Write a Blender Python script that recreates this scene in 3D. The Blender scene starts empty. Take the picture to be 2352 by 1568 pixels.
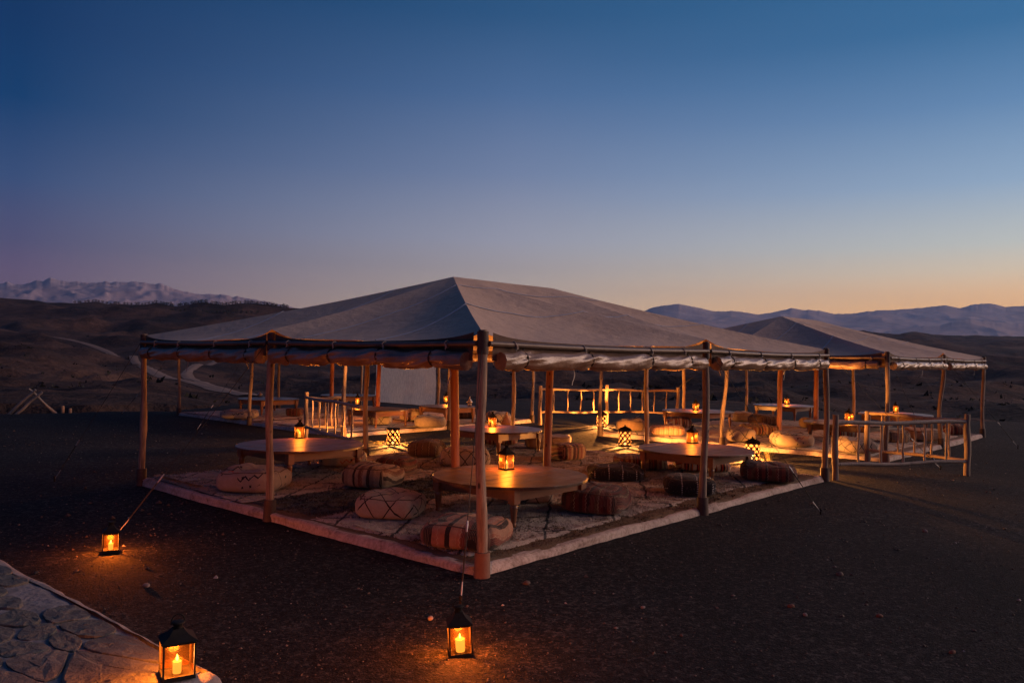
import bpy, math, random
import numpy as np
from mathutils import Matrix, Vector

random.seed(7); rng = np.random.default_rng(7)
sc = bpy.context.scene
COL = sc.collection
R_ = math.radians

# ------------------------------------------------------------------ camera
FPX, PITCH, ROLL, CAMH = 1832.1, 0.0189, 0.0180, 2.002      # in a 2352 x 1568 picture
_r0 = np.array([1., 0, 0]); _f = np.array([0, math.cos(PITCH), math.sin(PITCH)]); _u0 = np.array([0, -math.sin(PITCH), math.cos(PITCH)])
_r = _r0 * math.cos(ROLL) + _u0 * math.sin(ROLL); _u = _u0 * math.cos(ROLL) - _r0 * math.sin(ROLL)
cam = bpy.data.cameras.new('camera'); camo = bpy.data.objects.new('camera', cam); COL.objects.link(camo)
cam.sensor_fit = 'HORIZONTAL'; cam.sensor_width = 36; cam.lens = FPX / 2352 * 36
cam.clip_start = 0.05; cam.clip_end = 40000
camo.matrix_world = Matrix(((_r[0], _u[0], -_f[0], 0), (_r[1], _u[1], -_f[1], 0), (_r[2], _u[2], -_f[2], CAMH), (0, 0, 0, 1)))
sc.camera = camo

# ------------------------------------------------------------------ dusk sky
w = bpy.data.worlds.new('World'); sc.world = w; w.use_nodes = True
wt = w.node_tree; wt.nodes.clear()
def lin(c): return tuple(((x / 255) / 12.92 if x / 255 <= .04045 else ((x / 255 + .055) / 1.055) ** 2.4) for x in c)
SUN_AZ = 52.0
HAZE, HAZE_R, HAZE_TOP = 7.5e-5, 7900., 650.
HAZE_GLOW = {'away': np.array([.135, .125, .20]), 'mid': np.array([.165, .15, .26]), 'sun': np.array([.245, .21, .33])}
def behind_haze(c, deg, side):          # the sky as it is outside the haze, so that it looks right through it
    c = tuple(x * .93 + .07 * (sum(c) / 3 + 12) for x in c)
    T = math.exp(-HAZE * min(HAZE_R / math.cos(R_(deg)), HAZE_TOP / max(math.sin(R_(deg)), 1e-4)))
    return tuple(np.maximum((np.array(lin(c)) - (1 - T) * HAZE_GLOW[side]) / T, .002))
def build_sky():
    n = wt.nodes; L = wt.links.new
    tc = n.new('ShaderNodeTexCoord'); sep = n.new('ShaderNodeSeparateXYZ'); L(tc.outputs['Generated'], sep.inputs[0])
    def ramp(side, stops):
        r = n.new('ShaderNodeValToRGB'); r.color_ramp.interpolation = 'EASE' if False else 'LINEAR'
        e = r.color_ramp.elements
        while len(e) < len(stops): e.new(0.5)
        for i, (p, c) in enumerate(stops): e[i].position = p; e[i].color = (*behind_haze(c, math.degrees(math.asin(p)), side), 1)
        L(zc.outputs[0], r.inputs[0]); return r
    zc = n.new('ShaderNodeMath'); zc.operation = 'MAXIMUM'; zc.inputs[1].default_value = 0; L(sep.outputs[2], zc.inputs[0])
    z = lambda deg: math.sin(R_(deg))
    away = ramp('away', [(0, (118, 92, 106)), (z(3.3), (114, 94, 115)), (z(4.8), (106, 92, 120)), (z(6.5), (92, 88, 121)), (z(10.3), (68, 84, 126)), (z(15), (40, 68, 114)), (z(19.5), (27, 60, 105)), (z(50), (18, 46, 88)), (1, (16, 40, 80))])
    mid = ramp('mid', [(0, (198, 158, 138)), (z(4), (178, 158, 152)), (z(6.3), (160, 150, 158)), (z(8.3), (150, 150, 170)), (z(12.9), (116, 130, 166)), (z(18.3), (80, 108, 154)), (z(23.4), (52, 88, 134)), (z(50), (28, 62, 112)), (1, (16, 40, 80))])
    sunw = ramp('sun', [(0, (252, 172, 110)), (z(3.1), (241, 181, 134)), (z(4.35), (229, 182, 148)), (z(5.8), (212, 190, 172)), (z(7.5), (190, 190, 190)), (z(11.3), (146, 168, 198)), (z(16), (104, 138, 182)), (z(20.5), (68, 112, 160)), (z(50), (36, 74, 124)), (1, (16, 40, 80))])
    # horizontal direction against the afterglow's azimuth
    hx = n.new('ShaderNodeVectorMath'); hx.operation = 'MULTIPLY'; hx.inputs[1].default_value = (1, 1, 0); L(tc.outputs['Generated'], hx.inputs[0])
    hn = n.new('ShaderNodeVectorMath'); hn.operation = 'NORMALIZE'; L(hx.outputs[0], hn.inputs[0])
    hd = n.new('ShaderNodeVectorMath'); hd.operation = 'DOT_PRODUCT'; hd.inputs[1].default_value = (math.sin(R_(SUN_AZ)), math.cos(R_(SUN_AZ)), 0); L(hn.outputs[0], hd.inputs[0])
    ac = n.new('ShaderNodeMath'); ac.operation = 'ARCCOSINE'; L(hd.outputs['Value'], ac.inputs[0])
    def mr(a, b):
        m = n.new('ShaderNodeMapRange'); m.interpolation_type = 'LINEAR'; m.inputs[1].default_value = R_(a); m.inputs[2].default_value = R_(b)
        m.inputs[3].default_value = 1; m.inputs[4].default_value = 0; L(ac.outputs[0], m.inputs[0]); return m
    m1 = mr(52, 84); m2 = mr(19, 52)
    def mix(f, a, b):
        m = n.new('ShaderNodeMix'); m.data_type = 'RGBA'; L(f.outputs[0], m.inputs[0]); L(a, m.inputs[6]); L(b, m.inputs[7]); return m.outputs[2]
    c = mix(m2, mix(m1, away.outputs[0], mid.outputs[0]), sunw.outputs[0])
    bg = n.new('ShaderNodeBackground'); bg.inputs[1].default_value = 1.0; L(c, bg.inputs[0])
    out = n.new('ShaderNodeOutputWorld'); L(bg.outputs[0], out.inputs[0])
build_sky()

# the afterglow of the sun already set, broad and weak
sun = bpy.data.lights.new('afterglow', 'SUN'); suno = bpy.data.objects.new('afterglow', sun); COL.objects.link(suno)
sun.energy = 2.8; sun.angle = R_(46); sun.color = (1.0, .62, .46)
_sd = Vector((math.sin(R_(82)) * math.cos(R_(13)), math.cos(R_(82)) * math.cos(R_(13)), math.sin(R_(13))))
suno.rotation_euler = _sd.to_track_quat('Z', 'Y').to_euler()

sc.view_settings.view_transform = 'Standard'; sc.view_settings.look = 'None'
sc.view_settings.exposure = 0; sc.view_settings.gamma = 1; sc.view_settings.use_curve_mapping = False
sc.render.engine = 'CYCLES'
cy = sc.cycles
cy.use_denoising = True; cy.max_bounces = 8; cy.diffuse_bounces = 3; cy.glossy_bounces = 3; cy.transparent_max_bounces = 24; cy.volume_bounces = 1
cy.sample_clamp_indirect = 2.0; cy.sample_clamp_direct = 14.0; cy.use_adaptive_sampling = False; cy.caustics_reflective = False; cy.caustics_refractive = False
try: cy.use_light_tree = True
except Exception: pass

# ------------------------------------------------------------------ helpers
def ray(px, py):
    d = _f * FPX + _r * (px - 1176) + _u * (784 - py)
    return d / np.linalg.norm(d)
def G(px, py, z=0.0):
    d = ray(px, py); t = (z - CAMH) / d[2]
    return np.array([d[0] * t, d[1] * t, z])
def depth(p): return float(np.dot(np.asarray(p, float) - np.array([0, 0, CAMH]), _f))

def _h(ix, iy, s):
    n = (ix.astype(np.int64) * 374761393 + iy.astype(np.int64) * 668265263 + s * 1274126177) & 0x7fffffff
    n = ((n ^ (n >> 13)) * 1103515245 + 12345) & 0x7fffffff
    n = (n ^ (n >> 16)) & 0xffffff
    return n / float(0xffffff) * 2 - 1
def vn(x, y, s=0):
    x = np.asarray(x, float); y = np.asarray(y, float)
    xi = np.floor(x); yi = np.floor(y); fx = x - xi; fy = y - yi
    fx = fx * fx * fx * (fx * (fx * 6 - 15) + 10); fy = fy * fy * fy * (fy * (fy * 6 - 15) + 10)
    a = _h(xi, yi, s); b = _h(xi + 1, yi, s); c = _h(xi, yi + 1, s); d = _h(xi + 1, yi + 1, s)
    return (a * (1 - fx) + b * fx) * (1 - fy) + (c * (1 - fx) + d * fx) * fy
def fbm(x, y, o=4, s=0, g=.5):
    t = 0; a = 1
    for k in range(o):
        t = t + a * vn(x * 2 ** k + 17.3 * k, y * 2 ** k - 9.1 * k, s + k); a *= g
    return t
def sstep(a, b, x):
    t = np.clip((x - a) / (b - a), 0, 1); return t * t * (3 - 2 * t)

class MB:
    def __init__(s): s.v = []; s.f = []; s.sm = []; s.n = 0
    def add(s, v, f, smooth=True):
        v = np.asarray(v, float).reshape(-1, 3); s.v.append(v)
        s.f += [tuple(int(i) + s.n for i in q) for q in f]; s.sm += [smooth] * len(f); s.n += len(v); return s
    def box(s, c, d, rz=0, taper=1.0):
        x, y, z = d[0] / 2, d[1] / 2, d[2] / 2
        p = np.array([(-x, -y, -z), (x, -y, -z), (x, y, -z), (-x, y, -z), (-x * taper, -y * taper, z), (x * taper, -y * taper, z), (x * taper, y * taper, z), (-x * taper, y * taper, z)])
        if rz:
            co, si = math.cos(rz), math.sin(rz); p = np.stack([p[:, 0] * co - p[:, 1] * si, p[:, 0] * si + p[:, 1] * co, p[:, 2]], 1)
        return s.add(p + np.asarray(c, float), [(0, 3, 2, 1), (4, 5, 6, 7), (0, 1, 5, 4), (1, 2, 6, 5), (2, 3, 7, 6), (3, 0, 4, 7)], False)
    def grid(s, P, closed_u=False, smooth=True, flip=False):
        a, b = P.shape[:2]; f = []
        for i in range(a - 1):
            for j in range(b if closed_u else b - 1):
                k = (j + 1) % b; q = (i * b + j, i * b + k, (i + 1) * b + k, (i + 1) * b + j); f.append(q[::-1] if flip else q)
        return s.add(P.reshape(-1, 3), f, smooth)
    def tube(s, path, rad, n=10, caps=True, smooth=True, prof=None):
        path = np.asarray(path, float); m = len(path)
        rad = np.full(m, rad, float) if np.isscalar(rad) else np.asarray(rad, float)
        T = np.gradient(path, axis=0); T /= np.maximum(np.linalg.norm(T, axis=1, keepdims=True), 1e-9)
        up = np.array([0, 0, 1.]) if abs(T[0][2]) < .9 else np.array([1., 0, 0])
        rings = []; nrm = np.cross(T[0], np.cross(up, T[0])); nrm /= np.linalg.norm(nrm)
        a = np.linspace(0, 2 * np.pi, n, endpoint=False)
        for i in range(m):
            nrm = nrm - T[i] * np.dot(nrm, T[i]); nrm /= np.linalg.norm(nrm); bi = np.cross(T[i], nrm)
            rr = rad[i] if prof is None else rad[i] * (1 + prof[i])
            rr = np.full(n, rr) if np.isscalar(rr) else rr
            rings.append(path[i] + rr[:, None] * (np.cos(a)[:, None] * nrm + np.sin(a)[:, None] * bi))
        P = np.array(rings); base = s.n; s.grid(P, True, smooth)
        if caps:
            s.add(P[0], [tuple(range(n))[::-1]], False); s.add(P[-1], [tuple(range(n))], False)
        return s
    def lathe(s, prof, n=20, c=(0, 0, 0), smooth=True, ax=(1, 1)):
        a = np.linspace(0, 2 * np.pi, n, endpoint=False)
        P = np.array([np.stack([r * np.cos(a) * ax[0] + c[0], r * np.sin(a) * ax[1] + c[1], np.full(n, z + c[2])], 1) for r, z in prof])
        s.grid(P, True, smooth)
        if prof[0][0] > 1e-4: s.add(P[0], [tuple(range(n))[::-1]], False)
        if prof[-1][0] > 1e-4: s.add(P[-1], [tuple(range(n))], False)
        return s
    def prism(s, poly, z0, z1, bev=0.0):
        poly = np.asarray(poly, float)[:, :2]; n = len(poly); c = poly.mean(0)
        rings = [(poly, z0)]
        if bev: 
            inn = c + (poly - c) * (1 - bev / np.maximum(np.linalg.norm(poly - c, axis=1, keepdims=True), bev * 2)); rings += [(poly, z1 - bev), (inn, z1)]
        else: rings += [(poly, z1)]
        P = np.array([np.c_[p, np.full(n, z)] for p, z in rings]); s.grid(P, True, False)
        s.add(P[0], [tuple(range(n))[::-1]], False); s.add(P[-1], [tuple(range(n))], False); return s
    def build(s, name, mat, parent=None, origin=None, uv=None):
        v = np.concatenate(s.v)
        if origin is not None: v = v - np.asarray(origin, float)
        me = bpy.data.meshes.new(name); me.from_pydata(v.tolist(), [], s.f); me.polygons.foreach_set('use_smooth', s.sm)
        if uv is not None:
            l = me.uv_layers.new(name='unfold'); vi = np.zeros(len(me.loops), np.int32); me.loops.foreach_get('vertex_index', vi); l.data.foreach_set('uv', uv[vi].astype(np.float32).ravel())
        me.update(); me.materials.append(mat)
        o = bpy.data.objects.new(name, me); COL.objects.link(o)
        if parent is not None: o.parent = parent
        return o

def tag(o, label, cat, group=None):
    o['label'] = label; o['category'] = cat
    if group: o['group'] = group
    return o
def thing(name, label, cat, loc=(0, 0, 0), rz=0, group=None):
    o = bpy.data.objects.new(name, None); COL.objects.link(o); o.location = [float(x) for x in loc]; o.rotation_euler = (0, 0, rz); o.empty_display_size = .1
    return tag(o, label, cat, group)
def structure(o): o['kind'] = 'structure'; return o
def dup(o, parent=None):
    c = o.copy(); COL.objects.link(c)
    if parent is not None: c.parent = parent
    for ch in list(o.children): dup(ch, c)
    return c

# ------------------------------------------------------------------ node helpers
class X:
    def __init__(s, t, o): s.t = t; s.o = o
    def m(s, op, *a):
        n = s.t.nodes.new('ShaderNodeMath'); n.operation = op; s.t.links.new(s.o, n.inputs[0])
        for i, b in enumerate(a):
            if isinstance(b, X): s.t.links.new(b.o, n.inputs[i + 1])
            else: n.inputs[i + 1].default_value = b
        return X(s.t, n.outputs[0])
    def __add__(s, b): return s.m('ADD', b)
    def __sub__(s, b): return s.m('SUBTRACT', b)
    def __mul__(s, b): return s.m('MULTIPLY', b)
    def __truediv__(s, b): return s.m('DIVIDE', b)
    def abs(s): return s.m('ABSOLUTE')
    def fr(s): return s.m('FRACT')
    def lt(s, b): return s.m('LESS_THAN', b)
    def gt(s, b): return s.m('GREATER_THAN', b)
    def min(s, b): return s.m('MINIMUM', b)
    def max(s, b): return s.m('MAXIMUM', b)
    def tri(s): return (s.fr() - .5).abs() * 2          # 0..1 triangle wave
    def soft(s, a, b):
        n = s.t.nodes.new('ShaderNodeMapRange'); n.interpolation_type = 'SMOOTHSTEP'; s.t.links.new(s.o, n.inputs[0])
        n.inputs[1].default_value = a; n.inputs[2].default_value = b; n.inputs[3].default_value = 0; n.inputs[4].default_value = 1; return X(s.t, n.outputs[0])
def newmat(name):
    m = bpy.data.materials.new(name); m.use_nodes = True; t = m.node_tree
    return m, t, t.nodes['Principled BSDF']
def coords(t, kind='Object', scale=(1, 1, 1)):
    tc = t.nodes.new('ShaderNodeTexCoord'); mp = t.nodes.new('ShaderNodeMapping'); mp.inputs['Scale'].default_value = scale
    t.links.new(tc.outputs[kind], mp.inputs[0]); return mp.outputs[0]
def noise(t, vec, scale, detail=4, rough=.55, dist=0):
    n = t.nodes.new('ShaderNodeTexNoise'); t.links.new(vec, n.inputs['Vector']); n.inputs['Scale'].default_value = scale; n.inputs['Detail'].default_value = detail
    n.inputs['Roughness'].default_value = rough; n.inputs['Distortion'].default_value = dist; return X(t, n.outputs['Fac'])
def voro(t, vec, scale, feat='F1'):
    n = t.nodes.new('ShaderNodeTexVoronoi'); n.feature = feat; t.links.new(vec, n.inputs['Vector']); n.inputs['Scale'].default_value = scale; return n
def ramp(t, fac, stops, interp='LINEAR'):
    r = t.nodes.new('ShaderNodeValToRGB'); r.color_ramp.interpolation = interp; e = r.color_ramp.elements
    while len(e) < len(stops): e.new(0.5)
    for i, (p, c) in enumerate(stops): e[i].position = p; e[i].color = (*c, 1)
    t.links.new(fac.o, r.inputs[0]); return r.outputs[0]
def mixc(t, fac, a, b, mode='MIX'):
    m = t.nodes.new('ShaderNodeMix'); m.data_type = 'RGBA'; m.blend_type = mode
    if isinstance(fac, X): t.links.new(fac.o, m.inputs[0])
    else: m.inputs[0].default_value = fac
    for i, c in ((6, a), (7, b)):
        if isinstance(c, tuple): m.inputs[i].default_value = (*c, 1)
        else: t.links.new(c, m.inputs[i])
    return m.outputs[2]
def bump(t, b, h, dist=.01, strength=1.0):
    n = t.nodes.new('ShaderNodeBump'); n.inputs['Distance'].default_value = dist; n.inputs['Strength'].default_value = strength
    t.links.new(h.o, n.inputs['Height']); t.links.new(n.outputs[0], b.inputs['Normal'])
def orand(t): return X(t, t.nodes.new('ShaderNodeObjectInfo').outputs['Random'])
def noisy(name, c1, c2, scale=6, rough=.85, bd=.003, bscale=40, stretch=(1, 1, 1), detail=5, metal=0, kind='Object', spec=.3):
    m, t, b = newmat(name); v = coords(t, kind, stretch)
    f = noise(t, v, scale, detail); t.links.new(ramp(t, f, [(.3, c1), (.7, c2)]), b.inputs['Base Color'])
    b.inputs['Roughness'].default_value = rough; b.inputs['Metallic'].default_value = metal; b.inputs['Specular IOR Level'].default_value = spec
    if bd: bump(t, b, noise(t, v, bscale, 4), bd)
    return m
M = {}
def pole_mat(name, c1, c2, c3, rough=.7):
    m, t, b = newmat(name); v = coords(t, 'Object', (1, 1, .09)); v2 = coords(t, 'Object', (1, 1, .5))
    r = orand(t)
    f = noise(t, v, 30, 6, .7, .5); k = X(t, voro(t, v2, 6.5).outputs['Distance'])
    c = ramp(t, f, [(.25, c1), (.5, c2), (.75, c3)])
    c = mixc(t, k.soft(.05, .13), (c1[0] * .35, c1[1] * .35, c1[2] * .35), c)
    c = mixc(t, (noise(t, v, 3, 3)).soft(.55, .75) * .5, c, (c1[0] * .6, c1[1] * .55, c1[2] * .5))
    t.links.new(c, b.inputs['Base Color']); b.inputs['Roughness'].default_value = rough; bump(t, b, f, .012); return m
M['pole'] = pole_mat('stripped_pole', (.05, .034, .025), (.22, .158, .115), (.40, .30, .22))
M['ridge'] = pole_mat('ridge_timber', (.17, .06, .03), (.27, .10, .05), (.33, .14, .07), .55)
M['rail'] = pole_mat('fence_pole', (.20, .13, .075), (.33, .225, .14), (.42, .30, .2))
M['grey_rail'] = pole_mat('weathered_pole', (.20, .16, .13), (.31, .25, .20), (.38, .31, .25))
M['sleeve'] = noisy('dark_sleeve', (.05, .032, .026), (.085, .055, .043), 9, .6, .003)
M['pipe'] = noisy('painted_pipe', (.10, .07, .052), (.15, .105, .08), 8, .42, .001)
M['strap'] = noisy('strap', (.03, .022, .018), (.05, .036, .03), 20, .7, .001)
M['cord'] = noisy('tie_cord', (.30, .25, .2), (.42, .36, .3), 40, .8, .001)
M['rope'] = noisy('guy_rope', (.012, .012, .013), (.026, .026, .03), 60, .6, .0005)
M['steel'] = noisy('galvanised_steel', (.3, .3, .32), (.42, .42, .43), 30, .5, .0005, metal=.9)
M['iron'] = noisy('black_iron', (.010, .009, .009), (.022, .019, .018), 20, .8, .001, metal=.3)
M['seam'] = noisy('seam_tape', (.40, .40, .44), (.5, .5, .54), 10, .7, 0)
M['plaster'] = noisy('whitewashed_plaster', (.34, .26, .215), (.58, .48, .42), 5, .9, .012, 18)
def m_plaster():
    m, t, b = newmat('chipped_whitewash'); v = coords(t, 'Object'); f = noise(t, v, 4, 6, .7); g = noise(t, v, 26, 5, .75); h = noise(t, v, 1.1, 3)
    c = ramp(t, f * .5 + g * .5, [(.34, (.10, .07, .055)), (.43, (.32, .25, .21)), (.55, (.52, .43, .375)), (.7, (.62, .53, .47))]); c = mixc(t, h.soft(.5, .75) * .45, c, (.22, .15, .115))
    t.links.new(c, b.inputs['Base Color']); b.inputs['Roughness'].default_value = .95; bump(t, b, f * .5 + g * .6, .03, 1); return m
M['plaster'] = m_plaster()
M['earthfloor'] = noisy('packed_earth', (.14, .10, .075), (.22, .16, .12), 7, .95, .006, 30)

def m_canvas():
    m, t, b = newmat('tent_canvas'); v = coords(t, 'Object'); vs = coords(t, 'Object', (1, 1, 1))
    f = noise(t, v, .7, 4, .6); f2 = noise(t, v, 5, 4)
    c = ramp(t, f * .7 + f2 * .3, [(.32, (.48, .335, .245)), (.52, (.58, .42, .31)), (.75, (.53, .38, .275))])
    t.links.new(c, b.inputs['Base Color']); b.inputs['Roughness'].default_value = .78; b.inputs['Specular IOR Level'].default_value = .25
    bump(t, b, noise(t, v, 220, 2) * .2 + noise(t, v, 5, 4) * 2, .02, .7); return m
M['canvas'] = m_canvas()
def m_roll():
    m, t, b = newmat('clear_plastic_roll'); v = coords(t, 'Object')
    f = noise(t, v, 3, 4); c = ramp(t, f, [(.3, (.15, .09, .055)), (.7, (.33, .21, .135))])
    t.links.new(c, b.inputs['Base Color']); b.inputs['Roughness'].default_value = .36; b.inputs['Coat Weight'].default_value = .22; b.inputs['Coat Roughness'].default_value = .1
    b.inputs['Specular IOR Level'].default_value = .6
    bump(t, b, noise(t, v, 9, 5, .6, 1.2), .02, .6); return m
M['roll'] = m_roll()
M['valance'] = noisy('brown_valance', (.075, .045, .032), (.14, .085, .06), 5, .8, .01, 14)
def m_window():
    m, t, b = newmat('scratched_plastic'); v = coords(t, 'Object', (1, 1, .25))
    n = t.nodes; out = n['Material Output']
    b.inputs['Base Color'].default_value = (.45, .44, .47, 1); b.inputs['Roughness'].default_value = .3
    tr = n.new('ShaderNodeBsdfTransparent'); tl = n.new('ShaderNodeBsdfTranslucent'); tl.inputs[0].default_value = (.38, .38, .42, 1)
    m1 = n.new('ShaderNodeMixShader'); m1.inputs[0].default_value = .3; t.links.new(tl.outputs[0], m1.inputs[1]); t.links.new(b.outputs[0], m1.inputs[2])
    mx = n.new('ShaderNodeMixShader'); f = noise(t, v, 26, 6, .75).soft(.3, .75) * .35 + .6
    t.links.new(f.o, mx.inputs[0]); t.links.new(tr.outputs[0], mx.inputs[1]); t.links.new(m1.outputs[0], mx.inputs[2]); t.links.new(mx.outputs[0], out.inputs[0])
    bump(t, b, noise(t, v, 7, 4), .02, .6); return m
M['window'] = m_window()

def m_wood(name, c1, c2, rough, coat):
    m, t, b = newmat(name); v = coords(t, 'Object', (1, .08, 1)); r = orand(t)
    f = noise(t, v, 30, 5, .6, .6); f2 = noise(t, coords(t, 'Object'), 6, 4)
    c = ramp(t, f * .6 + f2 * .4, [(.3, c1), (.68, c2)])
    c = mixc(t, r * .75, c, (c1[0] * .5, c1[1] * .5, c1[2] * .5))
    t.links.new(c, b.inputs['Base Color']); b.inputs['Coat Weight'].default_value = coat; b.inputs['Coat Roughness'].default_value = .2
    b.inputs['Specular IOR Level'].default_value = .32; t.links.new((f2 * .3 + rough).o, b.inputs['Roughness']); bump(t, b, f, .002, .6); return m
M['tabletop'] = m_wood('table_boards', (.042, .019, .011), (.15, .07, .037), .26, .04)
M['tablewood'] = m_wood('table_frame_wood', (.16, .062, .028), (.29, .125, .058), .3, .25)

# lantern glass, flames
def m_pane(name, tint, gl):
    m, t, b = newmat(name); n = t.nodes; out = n['Material Output']; v = coords(t, 'Object')
    tr = n.new('ShaderNodeBsdfTransparent'); tr.inputs[0].default_value = (*tint, 1)
    tl = n.new('ShaderNodeBsdfTranslucent'); tl.inputs[0].default_value = (.95, .50, .19, 1)
    gs = n.new('ShaderNodeBsdfGlossy'); gs.inputs['Roughness'].default_value = .12
    m1 = n.new('ShaderNodeMixShader'); m2 = n.new('ShaderNodeMixShader'); m2.inputs[0].default_value = .05
    f = noise(t, v, 14, 5, .6) * .002 + gl
    t.links.new(f.o, m1.inputs[0]); t.links.new(tr.outputs[0], m1.inputs[1]); t.links.new(tl.outputs[0], m1.inputs[2])
    t.links.new(m1.outputs[0], m2.inputs[1]); t.links.new(gs.outputs[0], m2.inputs[2]); t.links.new(m2.outputs[0], out.inputs[0]); return m
M['pane'] = m_pane('smoky_pane', (.97, .76, .44), .0012)
def m_emit(name, col, s):
    m, t, b = newmat(name); b.inputs['Base Color'].default_value = (.02, .015, .01, 1); b.inputs['Emission Color'].default_value = (*col, 1); b.inputs['Emission Strength'].default_value = s; return m
M['flame'] = m_emit('candle_flame', (1, .62, .2), 14)
M['wax'] = m_emit('glowing_wax', (1, .58, .2), 1.6)
M['bulb'] = m_emit('hot_flame', (1, .6, .22), 30)
M['cupglass'] = m_pane('cup_glass', (1, .95, .85), .004)
M['perf'] = noisy('dark_tin', (.007, .004, .0022), (.013, .007, .0036), 18, .8, .001, spec=.05)  # colour blackened to hold down the glow on the inner wall
M['brass'] = noisy('tarnished_silver', (.35, .3, .26), (.55, .48, .42), 20, .3, .001, metal=.85)
M['glass_clear'] = m_pane('clear_glass', (.9, .9, .9), .03)
M['pottery'] = noisy('dark_pottery', (.09, .04, .025), (.16, .07, .04), 12, .5, .002)

# ------------------------------------------------------------------ ground material
def m_ground():
    m, t, b = newmat('desert_ground'); n = t.nodes
    geo = n.new('ShaderNodeNewGeometry'); p = geo.outputs['Position']
    ln = n.new('ShaderNodeVectorMath'); ln.operation = 'LENGTH'; t.links.new(p, ln.inputs[0]); dist = X(t, ln.outputs['Value'])
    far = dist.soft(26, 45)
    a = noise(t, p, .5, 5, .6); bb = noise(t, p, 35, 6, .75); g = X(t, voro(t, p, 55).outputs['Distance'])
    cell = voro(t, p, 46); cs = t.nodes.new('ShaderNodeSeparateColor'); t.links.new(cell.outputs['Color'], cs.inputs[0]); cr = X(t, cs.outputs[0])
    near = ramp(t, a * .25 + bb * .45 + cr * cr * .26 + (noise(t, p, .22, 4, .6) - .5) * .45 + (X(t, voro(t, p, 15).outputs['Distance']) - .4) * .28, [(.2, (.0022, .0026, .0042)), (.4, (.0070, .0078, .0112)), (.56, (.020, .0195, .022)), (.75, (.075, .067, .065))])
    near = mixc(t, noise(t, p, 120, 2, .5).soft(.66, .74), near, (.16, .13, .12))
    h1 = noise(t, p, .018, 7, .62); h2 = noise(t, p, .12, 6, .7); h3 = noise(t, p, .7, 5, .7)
    hill = ramp(t, h1 * .5 + h2 * .3 + h3 * .2, [(.36, (.008, .006, .007)), (.46, (.034, .020, .017)), (.57, (.11, .060, .042)), (.70, (.24, .14, .10))])  # soil tones, contrast widened to imitate shadowed crests and lit patches
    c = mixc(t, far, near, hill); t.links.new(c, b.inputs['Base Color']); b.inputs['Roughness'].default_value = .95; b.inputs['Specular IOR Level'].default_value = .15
    bn = n.new('ShaderNodeBump'); bn.inputs['Distance'].default_value = .03; bn.inputs['Strength'].default_value = .9
    t.links.new((bb * .5 + noise(t, p, 90, 3) * .3 + g * .3).o, bn.inputs['Height'])
    b2 = n.new('ShaderNodeBump'); b2.inputs['Distance'].default_value = 2.5; b2.inputs['Strength'].default_value = .8
    t.links.new((h2 * .7 + h3 * .25).o, b2.inputs['Height'])
    mx = n.new('ShaderNodeMix'); mx.data_type = 'VECTOR'; t.links.new(far.o, mx.inputs[0]); t.links.new(bn.outputs[0], mx.inputs[4]); t.links.new(b2.outputs[0], mx.inputs[5])
    t.links.new(mx.outputs[1], b.inputs['Normal']); return m
M['ground'] = m_ground()
M['road'] = noisy('dusty_road', (.16, .105, .085), (.25, .175, .14), .3, .95, .05, 1.5)

# ------------------------------------------------------------------ terrain
XC = np.array([-900, 0, 300, 600, 900, 1300, 1700, 2050, 2352, 3300], float)
AZC = np.arctan((XC - 1176) / FPX)
DR = np.array([40, 60, 90, 130, 180, 260, 340, 500, 750, 1100, 2000, 4000, 9000], float)
DY = np.array([
    [112, 112, 96, 74, 44, -2, 10, -30, -85, -70, -10, 6, 2],
    [108, 112, 96, 74, 40, -13, 6, -34, -93, -74, -10, 6, 2],
    [108, 112, 102, 88, 62, 30, 24, -26, -90, -72, -10, 6, 2],
    [130, 128, 112, 96, 78, 54, 36, -18, -92, -72, -10, 6, 2],
    [125, 114, 98, 86, 70, 52, 34, -8, -70, -60, -10, 6, 2],
    [118, 104, 88, 76, 62, 46, 28, -5, -40, -34, -10, 6, 2],
    [116, 98, 80, 68, 58, 46, 28, 0, -40, -48, -10, 6, 2],
    [170, 150, 122, 92, 66, 44, 24, -6, -40, -63, -10, 6, 2],
    [170, 150, 122, 92, 66, 44, 24, -8, -38, -60, -10, 6, 2],
    [170, 150, 122, 92, 66, 44, 24, -8, -38, -60, -10, 6, 2]], float)
ED_AZ = np.array([-180, -60, -33, -23, -17, -8, 0, 12, 20, 27, 33, 60, 180.])
ED = np.array([60, 30, 24.0, 25.5, 33, 37, 39, 39, 34, 28.5, 28, 30, 60.])
ROADS = []
def road_distance(x, y):
    d = np.full(np.shape(x), 1e9)
    for c in ROADS:
        m = (np.abs(x - c[:, 0].mean()) < 500) & (y > 20) & (y < 800)
        if np.any(m):
            q = np.stack([x[m], y[m]], 1); d[m] = np.minimum(d[m], np.sqrt(((q[:, None, :] - c[None, ::2]) ** 2).sum(2).min(1)))
    return d
def terrain(x, y):
    x = np.atleast_1d(np.asarray(x, float)); y = np.atleast_1d(np.asarray(y, float)); out = _terrain(x, y)
    return out if out.size > 1 else float(out.ravel()[0])
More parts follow.
